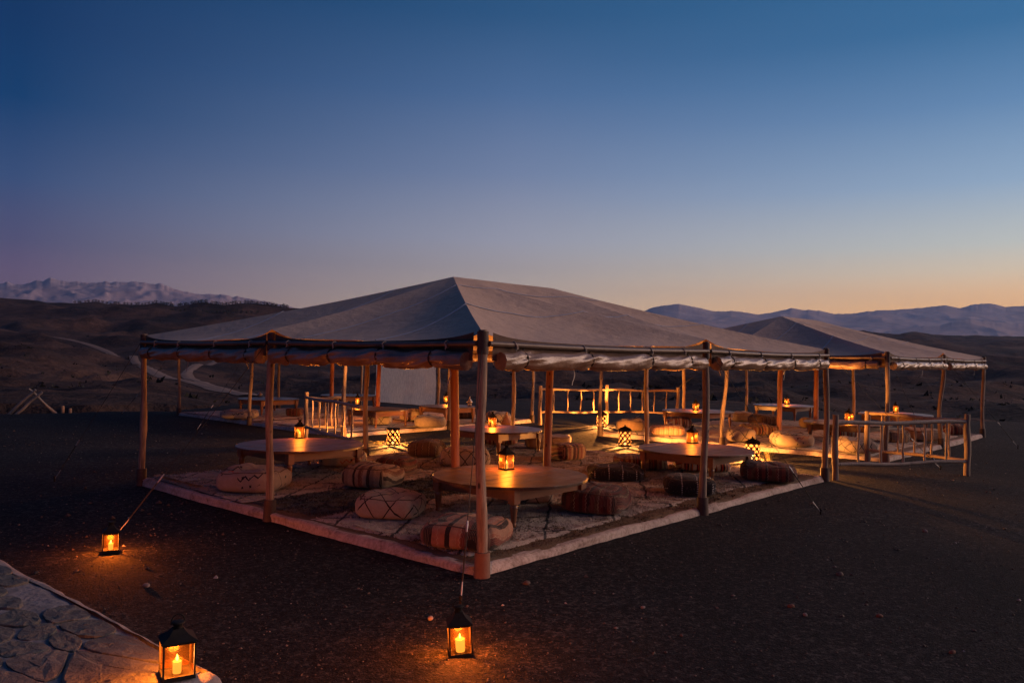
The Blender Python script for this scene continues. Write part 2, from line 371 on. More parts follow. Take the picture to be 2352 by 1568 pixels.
def _terrain(x, y):
    az = np.arctan2(x, y); d = np.hypot(x, y) + 1e-6
    ca = np.maximum(np.cos(az), .35); dep = d * ca
    # bilinear lookup in (azimuth, log depth)
    ia = np.clip(np.searchsorted(AZC, az) - 1, 0, len(AZC) - 2); fa = np.clip((az - AZC[ia]) / (AZC[ia + 1] - AZC[ia]), 0, 1); fa = fa * fa * (3 - 2 * fa)
    ld = np.log(np.clip(dep, 40, 9000)); LD = np.log(DR)
    idd = np.clip(np.searchsorted(LD, ld) - 1, 0, len(LD) - 2); fd = np.clip((ld - LD[idd]) / (LD[idd + 1] - LD[idd]), 0, 1); fd = fd * fd * (3 - 2 * fd)
    Z = lambda i, j: CAMH - DY[i, j] / FPX * DR[j]
    zt = (Z(ia, idd) * (1 - fd) + Z(ia, idd + 1) * fd) * (1 - fa) + (Z(ia + 1, idd) * (1 - fd) + Z(ia + 1, idd + 1) * fd) * fa
    ridg = lambda s, k: 1 - np.abs(vn(x / s + 3.1 * k, y / s - 1.7 * k, 50 + k)) * 2
    nz = fbm(x / 150, y / 150, 3, 3) * 4.5 * sstep(120, 500, dep) + (ridg(70, 1) - .3) * 4.0 * sstep(70, 300, dep) + ridg(26, 2) * 1.6 * sstep(45, 130, dep) + fbm(x / 9, y / 9, 3, 9) * .3 * sstep(25, 60, dep) + (ridg(11, 3) - .3) * .7 * sstep(40, 80, dep) * (1 - sstep(250, 420, dep))
    if ROADS: nz = nz * (.12 + .88 * sstep(2.5, 16, road_distance(x, y)))
    else: nz = nz * 0
    zt = zt + nz * (1 - .8 * sstep(1200, 2500, dep))
    # earth bank cut behind the terrace on the left
    e = np.interp(np.degrees(az), ED_AZ, ED) / np.maximum(ca, .35) * ca + vn(x / 3., y / 3., 21) * .8
    bank = sstep(e + 8, e + 8 + 2.2 + vn(x / 2.2, y / 2.2, 31) * .9, dep)
    zt = np.where(dep < 70, zt * bank + (1 - bank) * np.minimum(zt, -1.9 + .2 * vn(x / 4, y / 4, 8)), zt)
    zn = vn(x / 4., y / 4., 2) * .02 + vn(x / 1.1, y / 1.1, 5) * .008
    k = sstep(e, e + 5, dep)
    return zn * (1 - k) + zt * k
def build_ground():
    a1 = np.radians(np.concatenate([np.arange(-180, -60, 3), np.arange(-60, -40, 1), np.arange(-40, 40, .22), np.arange(40, 60, 1), np.arange(60, 180, 3)]))
    r = np.concatenate([np.linspace(.4, 6, 34), np.geomspace(6.2, 7600, 330)])
    A, Rr = np.meshgrid(a1, r); x = Rr * np.sin(A); y = Rr * np.cos(A)
    P = np.stack([x, y, terrain(x, y)], 2)
    mb = MB(); mb.grid(P, True, True, True); mb.add(P[0], [tuple(range(len(a1)))[::-1]]) 
    structure(mb.build('ground', M['ground']))
def hit(px, py, dmin=20, dmax=3000):
    d = ray(px, py); t = np.geomspace(dmin, dmax, 900); P = np.array([0, 0, CAMH]) + t[:, None] * d
    under = np.nonzero(P[:, 2] < terrain(P[:, 0], P[:, 1]))[0]
    return P[under[0]] if len(under) else P[-1]
def road_line(pix):
    pts = np.array([hit(*p, 42) for p in pix]); t = np.linspace(0, len(pts) - 1, 120)
    c = np.stack([np.interp(t, range(len(pts)), pts[:, k]) for k in range(2)], 1)
    for _ in range(30): c[1:-1] = (c[:-2] + 2 * c[1:-1] + c[2:]) / 4
    return c
_lines = [road_line([(-40, 760), (70, 770), (160, 783), (235, 798), (300, 828), (345, 852), (420, 874), (500, 893), (570, 910)]), road_line([(540, 903), (470, 880), (425, 862), (440, 842), (500, 828), (560, 822)])]
ROADS += _lines
build_ground()
def road(c, w, name):
    T = np.gradient(c, axis=0); T /= np.linalg.norm(T, axis=1, keepdims=True) + 1e-9; N = np.stack([-T[:, 1], T[:, 0]], 1); t = np.arange(len(c)) * .1
    rows = []
    for s in np.linspace(-1, 1, 9):
        q = c + N * (w * s * (1 + .3 * vn(t * 1.7, t * 0 + s, 4)))[:, None]
        rows.append(np.c_[q, terrain(q[:, 0], q[:, 1]) + .30 - .2 * abs(s)])
    mb = MB(); mb.grid(np.array(rows)); structure(mb.build(name, M['road']))
road(_lines[0], 1.9, 'dirt_road'); road(_lines[1], 1.6, 'dirt_track')

# ------------------------------------------------------------------ far mountains
def m_mountain(name, c1, c2, snow):
    m, t, b = newmat(name); geo = t.nodes.new('ShaderNodeNewGeometry'); p = geo.outputs['Position']
    f = noise(t, p, .003, 8, .65); c = ramp(t, f, [(.35, c1), (.65, c2)])
    if snow:
        sp = t.nodes.new('ShaderNodeSeparateXYZ'); t.links.new(p, sp.inputs[0]); z = X(t, sp.outputs[2])
        sn = t.nodes.new('ShaderNodeSeparateXYZ'); t.links.new(geo.outputs['Normal'], sn.inputs[0])
        k = (z + (f - .5) * 300 + (noise(t, p, .016, 5, .7) - .5) * 160).soft(snow, snow + 110) * (noise(t, p, .02, 4, .7).soft(.42, .62)) * .42
        c = mixc(t, k, c, (.8, .74, .76))
    t.links.new(c, b.inputs['Base Color']); b.inputs['Roughness'].default_value = 1; b.inputs['Specular IOR Level'].default_value = 0; return m
def yh(x): return 784 + PITCH * FPX + math.tan(ROLL) * (x - 1176) - 0
def range_(name, crest, D, depthm, mat, seed, spur):
    xs = np.array([c[0] for c in crest], float); ys = np.array([c[1] for c in crest], float)
    X_ = np.arange(xs[0], xs[-1] + .1, 3.0); Y_ = np.interp(X_, xs, ys)
    hz = np.array([yh(x) for x in X_])
    az = np.arctan((X_ - 1176) / FPX); rows = []
    H0 = CAMH + (hz - Y_) / FPX * D
    kk = np.exp(-(np.arange(-110, 111) / 48.) ** 2); Hs = np.convolve(np.pad(H0, 110, 'edge'), kk / kk.sum(), 'valid')
    H0 = H0 + spur * .055 * vn(X_ / 13., X_ * 0, seed) * (1 + vn(X_ / 40., X_ * 0, seed + 2)) + spur * .035 * vn(X_ / 5., X_ * 0, seed + 1) + spur * .02 * vn(X_ / 2.2, X_ * 0, seed + 7)
    tt = np.concatenate([np.linspace(0, 1, 90), np.linspace(1.05, 1.8, 12)])
    for t in tt:
        dep = D - depthm + depthm * t; xx = np.tan(az) * dep
        prof = t ** 1.15 if t <= 1 else max(0, 1 - (t - 1) / .8) ** 1.2
        dp = np.full_like(xx, dep); wx = xx + 160 * vn(xx / 500., dp / 420., seed + 8); q = spur * (1.0 * (.5 - np.abs(vn(wx / 640., dp / 520., seed + 3))) + .65 * (.5 - np.abs(vn(wx / 270. + dp / 420., dp / 270. - wx / 800., seed + 4))) + .36 * (.5 - np.abs(vn(wx / 125. - dp / 210., dp / 140., seed + 5))) + .12 * vn(xx / 50. + dp / 90., dp / 60., seed + 6))
        env = 4 * t * (1 - t) if t <= 1 else 0
        rows.append(np.stack([xx, np.full_like(xx, dep), np.maximum(Hs * prof + (H0 - Hs) * prof ** 9 - 30 * (1 - prof) + q * env * prof ** .5, -40)], 1))
    mb = MB(); mb.grid(np.array(rows), smooth=True); return structure(mb.build(name, mat))
rockL = m_mountain('snowy_rock', (.42, .31, .31), (.54, .42, .42), 450)  # rock painted paler, partly standing in for haze the thin volume lacks
rockR = m_mountain('distant_rock', (.52, .40, .36), (.64, .51, .46), 0)  # paleness imitates the backlit haze in front of these ridges
range_('mountain_range', [(-500, 668), (-200, 660), (-60, 650), (0, 654), (12, 647), (30, 654), (55, 652), (75, 645), (98, 644), (112, 636), (125, 642), (150, 646), (175, 646), (200, 651), (222, 648), (236, 644), (252, 649), (285, 646), (330, 649), (352, 651), (385, 658), (420, 669), (455, 675), (500, 676), (545, 681), (600, 690), (660, 703), (720, 716), (820, 735), (1000, 775)], 6500, 2600, rockL, 70, 95)
range_('mountain_range', [(1300, 790), (1420, 742), (1490, 708), (1530, 700), (1556, 697), (1590, 704), (1640, 715), (1690, 714), (1740, 722), (1780, 716), (1818, 707), (1845, 711), (1880, 713), (1920, 721), (1960, 719), (2010, 713), (2060, 711), (2120, 706), (2170, 701), (2205, 708), (2230, 700), (2275, 696), (2310, 705), (2352, 702), (2500, 712), (2800, 700), (3200, 720)], 6800, 2400, rockR, 90, 45)
range_('mountain_range', [(1900, 800), (1990, 768), (2060, 758), (2120, 749), (2160, 747), (2190, 738), (2230, 733), (2280, 739), (2330, 742), (2400, 748), (2600, 738), (3000, 745), (3200, 760)], 5000, 1600, rockR, 110, 35)

# ------------------------------------------------------------------ tents
TA = dict(N=(-.2654, 7.2281), ang=.7314, a=7.0312, b=8.3074)
TB = dict(N=(7.5404, 16.0119), ang=.7356, a=7.0312, b=8.3074)
TC = dict(N=(-3.9789, 19.0613), ang=.7195, a=8.3074, b=7.0312)
H = 2.2
class Frame:
    def __init__(s, d, ridge_along):
        s.N = np.array(d['N']); a = d['ang']; s.Lv = np.array([-math.cos(a), math.sin(a)]) * d['a']; s.Rv = np.array([math.sin(a), math.cos(a)]) * d['b']; s.ang = a; s.a = d['a']; s.b = d['b']; s.ra = ridge_along
    def p(s, u, v, z=0): q = s.N + u * s.Lv + v * s.Rv; return np.array([q[0], q[1], z])
FA, FB, FC = Frame(TA, 'v'), Frame(TB, 'v'), Frame(TC, 'u')

def canopy_panels(F):
    U = {'F': (0, 0), 'MR': (0, .5), 'R': (0, 1), 'MB': (.5, 1), 'K': (1, 1), 'MK': (1, .5), 'L': (1, 0), 'ML': (.5, 0)}
    if F.ra == 'v':
        P1, P2 = (.5, .36), (.5, .64)
        tris = [('L', 'ML', 1), ('ML', 'F', 1), ('F', 'MR', 1), ('MR', 'R', 2), ('R', 'MB', 2), ('MB', 'K', 2), ('K', 'MK', 2), ('MK', 'L', 1)]; mids = [('MR', 2, 1), ('MK', 1, 2)]
    else:
        P1, P2 = (.36, .5), (.64, .5)
        tris = [('F', 'MR', 1), ('MR', 'R', 1), ('R', 'MB', 1), ('MB', 'K', 2), ('K', 'MK', 2), ('MK', 'L', 2), ('L', 'ML', 2), ('ML', 'F', 1)]; mids = [('ML', 1, 2), ('MB', 2, 1)]
    g = lambda k: (P1 if k == 1 else P2) if isinstance(k, int) else U[k]
    zz = lambda k: 3.17 if isinstance(k, int) else (2.275 if len(k) == 2 else 2.215)
    out = [(np.array([g(a), g(b), g(c)]), np.array([zz(a), zz(b), zz(c)]), True) for a, b, c in tris] + [(np.array([g(a), g(b), g(c)]), np.array([zz(a), zz(b), zz(c)]), False) for a, b, c in mids]
    return out, P1, P2
def panel_z(zs, peri, b, u, v, seed):
    b0, b1, b2 = b
    z = b0 * zs[0] + b1 * zs[1] + b2 * zs[2]
    if peri: z = z - .105 * np.minimum(1, 4 * b0 * b1 * 2.2) ** .8 * (1 - b2) ** 5
    z = z - .13 * 27 * b0 * b1 * b2 * (1 if peri else .5) - .05 * 4 * ((b0 + b1) * b2 if peri else b0 * (b1 + b2)) * .8
    return z + .022 * fbm(u * 8, v * 8, 3, seed) * np.clip(27 * b0 * b1 * b2 + .15, 0, 1) + .013 * np.sin((u - .5) / (np.abs(v - .5) + .15) * 16 + 3 * fbm(u * 4, v * 4, 2, seed)) * np.clip(1 - b2, 0, 1) * np.clip(27 * b0 * b1 * b2, 0, 1)
def canopy_point(F, panels, u, v, seed):
    for c, zs, peri in panels:
        T = np.array([[c[0][0], c[1][0], c[2][0]], [c[0][1], c[1][1], c[2][1]], [1, 1, 1]]); b = np.linalg.solve(T, [u, v, 1])
        if b.min() > -1e-6: return F.p(u, v, float(panel_z(zs, peri, np.clip(b, 0, 1), np.float64(u), np.float64(v), seed)))
    return F.p(u, v, 2.2)

def make_tent(F, label, seed, guys, window=False, bends={}):
    rs = np.random.default_rng(seed); o = F.p(.5, .5, 0)
    t = thing('tent', label, 'tent', o, 0, 'canvas dining tents')
    panels, P1, P2 = canopy_panels(F)
    mb = MB(); n = 16
    for c, zs, peri in panels:
        idx = {}; V = []; f = []
        for i in range(n + 1):
            for j in range(n + 1 - i):
                b = np.array([i, j, n - i - j]) / n; u, v = b @ c
                idx[i, j] = len(V); V.append(F.p(u, v, float(panel_z(zs, peri, b, np.float64(u), np.float64(v), seed))))
        for i in range(n):
            for j in range(n - i):
                f.append((idx[i, j], idx[i + 1, j], idx[i, j + 1]))
                if i + j < n - 1: f.append((idx[i + 1, j], idx[i + 1, j + 1], idx[i, j + 1]))
        # face normals upward
        fv = []
        for q in f:
            a, b_, c_ = (np.array(V[k]) for k in q); fv.append(q if np.cross(b_ - a, c_ - a)[2] > 0 else q[::-1])
        mb.add(V, fv)
    can = mb.build('canopy', M['canvas'], t, o)
    for s in (.225, .41, .59, .775):
        path = []
        for w_ in np.linspace(.004, .996, 70):
            u, v = (s, w_) if F.ra == 'v' else (w_, s)
            q = canopy_point(F, panels, u, v, seed); q[2] += .004; path.append(q)
        path = np.array(path); Nn = (F.Lv / F.a if F.ra == 'v' else F.Rv / F.b); off = np.array([Nn[0], Nn[1], 0]) * .012
        zup = np.array([0, 0, .010])
        MB().grid(np.array([path - off, path + zup, path + off])).build('seam', M['seam'], can, np.zeros(3))
        can.children[-1].location = -o if False else (0, 0, 0)
        for vtx in can.children[-1].data.vertices: vtx.co -= Vector(o)
    # ridge poles
    for P in (P1, P2):
        lean = rs.normal(0, .05, 2); b = F.p(*P, 0); tp = F.p(*P, 3.13); b[:2] += lean
        tt = np.linspace(0, 1, 12)[:, None]; path = b * (1 - tt) + tp * tt; path[:, :2] += rs.normal(0, .004, (12, 2)) * np.sin(tt * np.pi)
        MB().tube(path, np.linspace(.068, .056, 12) * (1 + rs.normal(0, .02, 12)), 12).build('ridge_pole', M['ridge'], t, o)
    # posts
    peri = [(0, 0), (0, .5), (0, 1), (.5, 1), (1, 1), (1, .5), (1, 0), (.5, 0)]
    tops = []
    for k, (u, v) in enumerate(peri):
        b = F.p(u, v, -.06); tp = F.p(u, v, 2.24); lean = rs.normal(0, .022, 2); b[:2] += lean
        if k in bends: b[:2] += bends[k][0]
        m_ = 22; tt = np.linspace(0, 1, m_); path = b[None] * (1 - tt[:, None]) + tp[None] * tt[:, None]
        ph = rs.uniform(0, 6, 4); amp = .020 + (bends[k][1] if k in bends else 0)
        path[:, 0] += amp * np.sin(np.pi * tt) * np.sin(5 * tt + ph[0]); path[:, 1] += .012 * np.sin(np.pi * tt) * np.sin(5 * tt + ph[1])
        rad = np.linspace(.049, .041, m_) * (1 + .07 * np.sin(11 * tt + ph[2]) + rs.normal(0, .03, m_))
        prof = .05 * np.sin(3 * np.linspace(0, 2 * np.pi, 12, endpoint=False)[None] + ph[3]) + rs.normal(0, .03, (m_, 12))
        po = MB().tube(path, rad, 12, prof=prof).build('post', M['pole'], t, o)
        at = lambda z: np.array([np.interp(z, path[:, 2], path[:, q]) for q in range(3)])
        sl = MB().tube(np.array([at(z) for z in np.linspace(2.02, 2.225, 6)]), .053, 14, caps=True).build('top_sleeve', M['sleeve'], po, o)
        MB().tube(np.array([at(z) * [1, 1, 0] + [0, 0, z] for z in (-.05, .02, .1, .18, .24)]), np.array([.082, .076, .073, .072, .07]), 14).build('base_sleeve', M['sleeve'] if k not in (0,) else M['rustsleeve'], po, o)
        tops.append(at(2.1))
    # bays: pipe, valance, rolled side curtain, straps, ties
    for k in range(8):
        a, b = tops[k], tops[(k + 1) % 8]; d = b - a; Ln = np.linalg.norm(d[:2]); d = d / np.linalg.norm(d)
        outw = np.array([d[1], -d[0], 0]); cen = (a + b) / 2 - o
        if np.dot(outw, cen) < 0: outw = -outw
        pa = a + d * .03; pb = b - d * .03; pz = 2.115
        tt = np.linspace(0, 1, 14)[:, None]; pp = pa * (1 - tt) + pb * tt; pp[:, 2] = pz - .018 * np.sin(np.pi * tt[:, 0]) ; pp += outw * .05
        pipe = MB().tube(pp, .026, 10).build('eave_pipe', M['pipe'], t, o)
        # valance, ends raised to cover lit canvas and stand in for shaded gaps
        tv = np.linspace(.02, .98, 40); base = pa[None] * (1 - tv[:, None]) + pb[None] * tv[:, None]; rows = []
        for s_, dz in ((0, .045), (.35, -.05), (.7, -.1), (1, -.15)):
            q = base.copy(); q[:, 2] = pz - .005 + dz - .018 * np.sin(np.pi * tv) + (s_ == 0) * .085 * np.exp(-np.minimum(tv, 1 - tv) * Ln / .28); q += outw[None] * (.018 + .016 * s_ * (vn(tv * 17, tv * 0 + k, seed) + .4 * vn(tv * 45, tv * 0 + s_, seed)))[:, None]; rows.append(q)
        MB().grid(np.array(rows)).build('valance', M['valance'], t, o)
        # roll
        m_ = 110; tr = np.linspace(.035, .965, m_); ties = np.linspace(.13, .87, 4) + rs.normal(0, .012, 4)
        path = pa[None] * (1 - tr[:, None]) + pb[None] * tr[:, None]; L_ = tr * Ln
        dd = np.min(np.abs(L_[:, None] - ties[None] * Ln), axis=1); near = np.argmin(np.abs(L_[:, None] - ties[None] * Ln), axis=1)
        sag = np.interp(dd, [0, .1, .3, .6], [0, .010, .02, .024])
        path[:, 2] = 1.975 - sag + .012 * vn(L_ * 2, L_ * 0, seed + k); path += outw[None] * (.055 + .008 * vn(L_ * 1.3, L_ * 0, seed + k + 9))[:, None]
        rad = .086 * (1 - .2 * np.exp(-(dd / .055) ** 2)) * (1 + .06 * vn(L_ * 3, L_ * 0, k))
        n_ = 30; an = np.linspace(0, 2 * np.pi, n_, endpoint=False)[None]; ddc = dd[:, None]; sg = np.sign(L_ - ties[near] * Ln)[:, None]
        ph = (near * 1.7)[:, None]
        prof = .2 * np.exp(-ddc / .16) * np.sin(5 * an + ph + sg * 5 * ddc * 3) * np.clip(ddc / .04, 0, 1) + .12 * np.exp(-ddc / .3) * np.sin(9 * an - ph * 2 + 14 * ddc * sg) + .07 * vn(L_[:, None] * 7 + an * 0, np.cos(an) * 1.6 + L_[:, None] * 0 + k, seed + 3) + .05 * vn(L_[:, None] * 3 + np.sin(an) * 2, np.cos(an) * 2.5 + L_[:, None] * 0, seed + 4)
        cur = MB().tube(path, rad, n_, prof=prof).build('side_curtain', M['roll'], t, o)
        for q, ti in enumerate(ties):
            c = pa * (1 - ti) + pb * ti; zc = np.interp(ti, tr, path[:, 2]); ang = np.linspace(0, 2 * np.pi, 15)
            cp = np.interp(ti, tr, np.arange(m_)); pc = path[int(round(cp))]
            loop = pc[None] + .073 * (np.cos(ang)[:, None] * outw + np.sin(ang)[:, None] * np.array([0, 0, 1.])); loop += d * .0
            mbs = MB().tube(loop, .008, 6); mbs.tube(np.array([pc + [0, 0, .055], (c + outw * .05) * [1, 1, 0] + [0, 0, pz - .02]]), .007, 6)
            mbs.build('strap', M['strap'], cur, o)
        for ti in np.linspace(.1, .9, 4) + rs.normal(0, .02, 4):
            c = pa * (1 - ti) + pb * ti + outw * .05; c[2] = pz - .018 * math.sin(math.pi * ti); ang = np.linspace(0, 2 * np.pi, 13)
            loop = c[None] + .031 * (np.cos(ang)[:, None] * outw + np.sin(ang)[:, None] * np.array([0, 0, 1.])) + d * np.linspace(-.01, .01, 13)[:, None]
            mk = MB().tube(loop, .006, 6)
            e = c + outw * .034; mk.tube(np.array([e, e + [0, 0, -.03] + d * .008, e + [0, 0, -.055] + d * rs.normal(0, .015)]), .005, 5)
            mk.tube(np.array([e + d * .01, e + [0, 0, -.02] + d * .02, e + [0, 0, -.04] + d * .02]), .005, 5)
            mk.build('tie_cord', M['cord'], pipe, o)
        if rs.random() < .6:     # loose strap tail
            ti = rs.uniform(.3, .9); c = pa * (1 - ti) + pb * ti + outw * .05; c[2] = 1.88
            z = np.linspace(0, .16, 7); q = c[None] - np.c_[z * 0, z * 0, z] + d[None] * (.02 * np.sin(z * 30))[:, None]
            MB().grid(np.array([q - d * .008, q + d * .008])).build('strap_tail', M['cord'], cur, o)
    # guy ropes
    for (k, gx, gy) in guys:
        a = tops[k] + [0, 0, .1]; g = G(gx, gy, 0) if gx is not None else None
        g = np.array([g[0], g[1], .03]); v = g - a; ln = np.linalg.norm(v); v /= ln
        t1 = a + v * (ln * .72); t2 = a + v * (ln * .76); t3 = a + v * (ln * .93)
        tt = np.linspace(0, 1, 14)[:, None]; pth = a * (1 - tt) + t1 * tt; pth[:, 2] -= .02 * np.sin(np.pi * tt[:, 0])
        rp = MB().tube(pth, .0035, 6)
        sd = np.array([-v[1], v[0], 0]) * .018
        rp.tube(np.array([t2 + sd, t3 + sd * .3]), .004, 5).tube(np.array([t2 - sd, t3 - sd * .3]), .004, 5)
        r = rp.build('guy_rope', M['rope'], t, o)
        MB().tube(np.array([t1, t1 * .6 + t2 * .4, t2]), np.array([.006, .011, .007]), 8).build('rope_grip', M['steel'], r, o)
        hk = MB().tube(np.array([t3, t3 + v * .06, g + [0, 0, .01]]), np.array([.005, .007, .005]), 8)
        hk.build('hook', M['steel'], r, o)
        MB().tube(np.array([g + [0, 0, .05], g + [0, 0, -.1]]), .012, 8).tube(np.array([g + [0, 0, .045] + sd * 1.8, g + [0, 0, .055], g + [0, 0, .04] - sd * 1.8]), .008, 6).build('peg', M['iron'], r, o)
    if window:
        us = np.linspace(.515, .90, 22); rows = []
        for i, z in enumerate(np.linspace(2.05, .25, 20)):
            q = np.array([F.p(u, 1.0, z) for u in us]); wob = .03 * np.sin(us * 40 + z * 1.5) * (2.1 - z) * .5 + .02 * vn(us * 20, us * 0 + z * 2, 3)
            nr = F.Rv / F.b; q[:, :2] += wob[:, None] * nr
            if i >= 17: sh = [0, .004, .012, .03][i - 16]; q = q + (np.array([F.p(.70, 1, z)]) - q) * sh * 2
            rows.append(q)
        wd = MB().grid(np.array(rows)).build('plastic_window', M['window'], t, o)
        MB().tube(np.array(rows[-1]), .012, 6).build('hem', M['strap'], wd, o)
    return t
M['rustsleeve'] = noisy('rusty_sleeve', (.13, .07, .05), (.21, .12, .085), 7, .75, .004)
make_tent(FA, 'large canvas tent in the front, its roof peak standing above all else', 3,
          [(0, 1058, 1392), (7, 268, 1234), (6, 125, 1106), (1, 1885, 1183), (2, 2160, 1080)])
make_tent(FB, 'canvas tent at the right edge, half hidden behind the front tent roof', 5,
          [(0, 2150, 1068), (1, 2338, 1030), (7, 1460, 962)], bends={1: (np.array([.03, 0]), .05), 7: (np.array([-.05, .02]), .03)})
make_tent(FC, 'farthest left tent whose clear plastic panel hangs unrolled, seen under the front tent', 9,
          [(7, 452, 990), (6, 280, 952)], window=True)

# platforms
def platform(F, seed):
    w_ = .14
    fl = MB(); ins = .06
    fl.prism([F.p(ins / F.a * 1, ins / F.b)[:2], F.p(ins / F.a, 1 - ins / F.b)[:2], F.p(1 - ins / F.a, 1 - ins / F.b)[:2], F.p(1 - ins / F.a, ins / F.b)[:2]], -.05, .085)
    po = structure(fl.build('platform', M['earthfloor']))
    for k, (c0, c1) in enumerate((((0, 0), (0, 1)), ((0, 1), (1, 1)), ((1, 1), (1, 0)), ((1, 0), (0, 0)))):
        a = F.p(*c0); b = F.p(*c1); d = b - a; L = np.linalg.norm(d); d /= L; cen = F.p(.5, .5); inn = np.array([-d[1], d[0], 0])
        if np.dot(inn, cen - a) < 0: inn = -inn
        m_ = 150; s = np.linspace(.03 if k % 2 else -.02, L - (.03 if k % 2 else -.02), m_); rows = []
        prof = [(-.02, -.06), (-.010, .015), (.0, .052), (.012, .078), (.032, .09), (.055, .095), (.08, .094), (.11, .09), (.14, .08)]
        for q, (x, z) in enumerate(prof):
            ox = x + .026 * vn(s * 1.1, s * 0 + q * .25, seed + k) * (q < 6) + .011 * vn(s * 6, s * 0 + q * .5, seed + k + 5)
            oz = z + (.014 * vn(s * 1.6, s * 0 + k, seed + 2) + .008 * vn(s * 7, s * 0 + q * .4, seed + 3)) * (q > 0)
            rows.append(a[None] + d[None] * s[:, None] + inn[None] * ox[:, None] + np.array([0, 0, 1.]) * oz[:, None])
        MB().grid(np.array(rows)).build('kerb', M['plaster'], po)
platform(FA, 11); platform(FB, 12); platform(FC, 13)

# ------------------------------------------------------------------ rugs
def rug_mat(name, base, base2, line, period, thick, angle=0, plain=False):
    m, t, b = newmat(name); v = coords(t, 'Object'); sp = t.nodes.new('ShaderNodeSeparateXYZ')
    wob = t.nodes.new('ShaderNodeVectorMath'); wob.operation = 'ADD'; nn = t.nodes.new('ShaderNodeTexNoise'); nn.inputs['Scale'].default_value = 2.2; nn.inputs['Detail'].default_value = 3; t.links.new(v, nn.inputs['Vector'])
    sub = t.nodes.new('ShaderNodeVectorMath'); sub.operation = 'SCALE'; sub.inputs['Scale'].default_value = .16; t.links.new(nn.outputs['Color'], sub.inputs[0]); t.links.new(v, wob.inputs[0]); t.links.new(sub.outputs[0], wob.inputs[1])
    t.links.new(wob.outputs[0], sp.inputs[0]); x = X(t, sp.outputs[0]); y = X(t, sp.outputs[1])
    a = (x * .8 + y * .6) / period; c_ = (x * .75 - y * .65) / period
    d = ((a.fr() - .5).abs()).min((c_.fr() - .5).abs()) * period
    n1 = noise(t, v, 9, 5, .6); n2 = noise(t, v, 48, 5, .8)
    col = ramp(t, n1 * .45 + n2 * .5, [(.3, base2), (.65, base)])
    if not plain: col = mixc(t, (d + (n2 - .5) * .02).soft(thick, thick * .55), col, line)
    t.links.new(col, b.inputs['Base Color']); b.inputs['Roughness'].default_value = 1; b.inputs['Specular IOR Level'].default_value = .1; b.inputs['Sheen Weight'].default_value = .25
    bump(t, b, n2 * .6 + n1 * .6, .03, 1); return m
cream = rug_mat('cream_shag', (.66, .56, .46), (.30, .24, .19), (.02, .017, .016), .78, .022)
cream2 = rug_mat('cream_shag_close', (.62, .55, .46), (.28, .235, .19), (.02, .017, .016), .5, .02)
greyrug = rug_mat('grey_brown_shag', (.36, .29, .235), (.15, .115, .095), (.02, .017, .016), .9, .02)
olive = rug_mat('olive_weave', (.085, .07, .032), (.03, .026, .016), (.008, .008, .01), .33, .05)
binder = noisy('woven_mat', (.09, .06, .035), (.19, .13, .08), 60, .95, .006, 120)
def rug(F, u0, u1, v0, v1, mat, label, z=.098, seed=0, h=.016, rot=0.0, group=None, fringe=None, pile=0):
    c = F.p((u0 + u1) / 2, (v0 + v1) / 2, z); lx = (u1 - u0) * F.a; ly = (v1 - v0) * F.b; rz = math.pi - F.ang + rot   # local x along L, y along -R
    nx, ny = int(lx / .045), int(ly / .045); s, q = np.meshgrid(np.linspace(-.5, .5, nx), np.linspace(-.5, .5, ny)); x = s * lx; y = q * ly
    e = np.minimum(np.minimum(.5 - np.abs(s), 1) * lx, (.5 - np.abs(q)) * ly)
    x = x + .035 * vn(y * .9, y * 0 + 1, seed) * np.abs(s) * 2 + .012 * vn(y * 8, x * 3, seed + 1); y = y + .035 * vn(x * .9, x * 0 + 2, seed + 2) * np.abs(q) * 2 + .012 * vn(x * 8, y * 3, seed + 3)
    zz = h * sstep(0, .04, e) + (.008 * fbm(x * 3, y * 3, 3, seed + 5) + .006 * vn(x * 14, y * 14, seed + 6)) * sstep(0, .06, e)
    zz = np.where(e < 1e-6, 0.0, np.maximum(zz, .004))
    mb = MB(); mb.grid(np.stack([x, y, zz], 2))
    o = mb.build('rug', mat); o.location = c; o.rotation_euler = (0, 0, rz); tag(o, label, 'rug', group)
    if pile:
        rp = np.random.default_rng(seed + 90); n = int(lx * ly * pile); px = rp.uniform(-.5, .5, n) * lx * .99; py = rp.uniform(-.5, .5, n) * ly * .99
        gx = np.clip(((px / lx + .5) * (nx - 1)).astype(int), 0, nx - 1); gy = np.clip(((py / ly + .5) * (ny - 1)).astype(int), 0, ny - 1); pz = zz[gy, gx]
        an = rp.uniform(0, 6.28, n) * .35 + vn(px * 5, py * 5, seed) * 3; ln = rp.uniform(.02, .04, n); wd = rp.uniform(.004, .009, n); hh = rp.uniform(.008, .022, n)
        c_, s_ = np.cos(an), np.sin(an); b0 = np.stack([px - s_ * wd, py + c_ * wd, pz - .003], 1); b1 = np.stack([px + s_ * wd, py - c_ * wd, pz - .003], 1); tp = np.stack([px + c_ * ln, py + s_ * ln, pz + hh], 1)
        V = np.stack([b0, b1, tp], 1).reshape(-1, 3); mp = MB(); mp.v.append(V); mp.f = np.arange(n * 3).reshape(-1, 3).tolist(); mp.sm = [False] * n; mp.n = n * 3
        po = mp.build('pile', mat, o); po['kind'] = 'stuff'
    if fringe:
        fr = MB(); sx = fringe
        for yy in np.arange(-ly / 2, ly / 2, .022):
            for k in range(2):
                j = rng.normal(0, .012, 3); b0 = np.array([sx * lx / 2 - sx * .02, yy + j[0], .012]); e0 = b0 + [sx * (.07 + j[1]), j[2] * 2, -.004]
                fr.tube(np.array([b0, (b0 + e0) / 2 + [0, 0, .012], e0]), .006, 4, caps=False)
        f = fr.build('fringe', M['fringe'], o); f['kind'] = 'stuff'
    return o
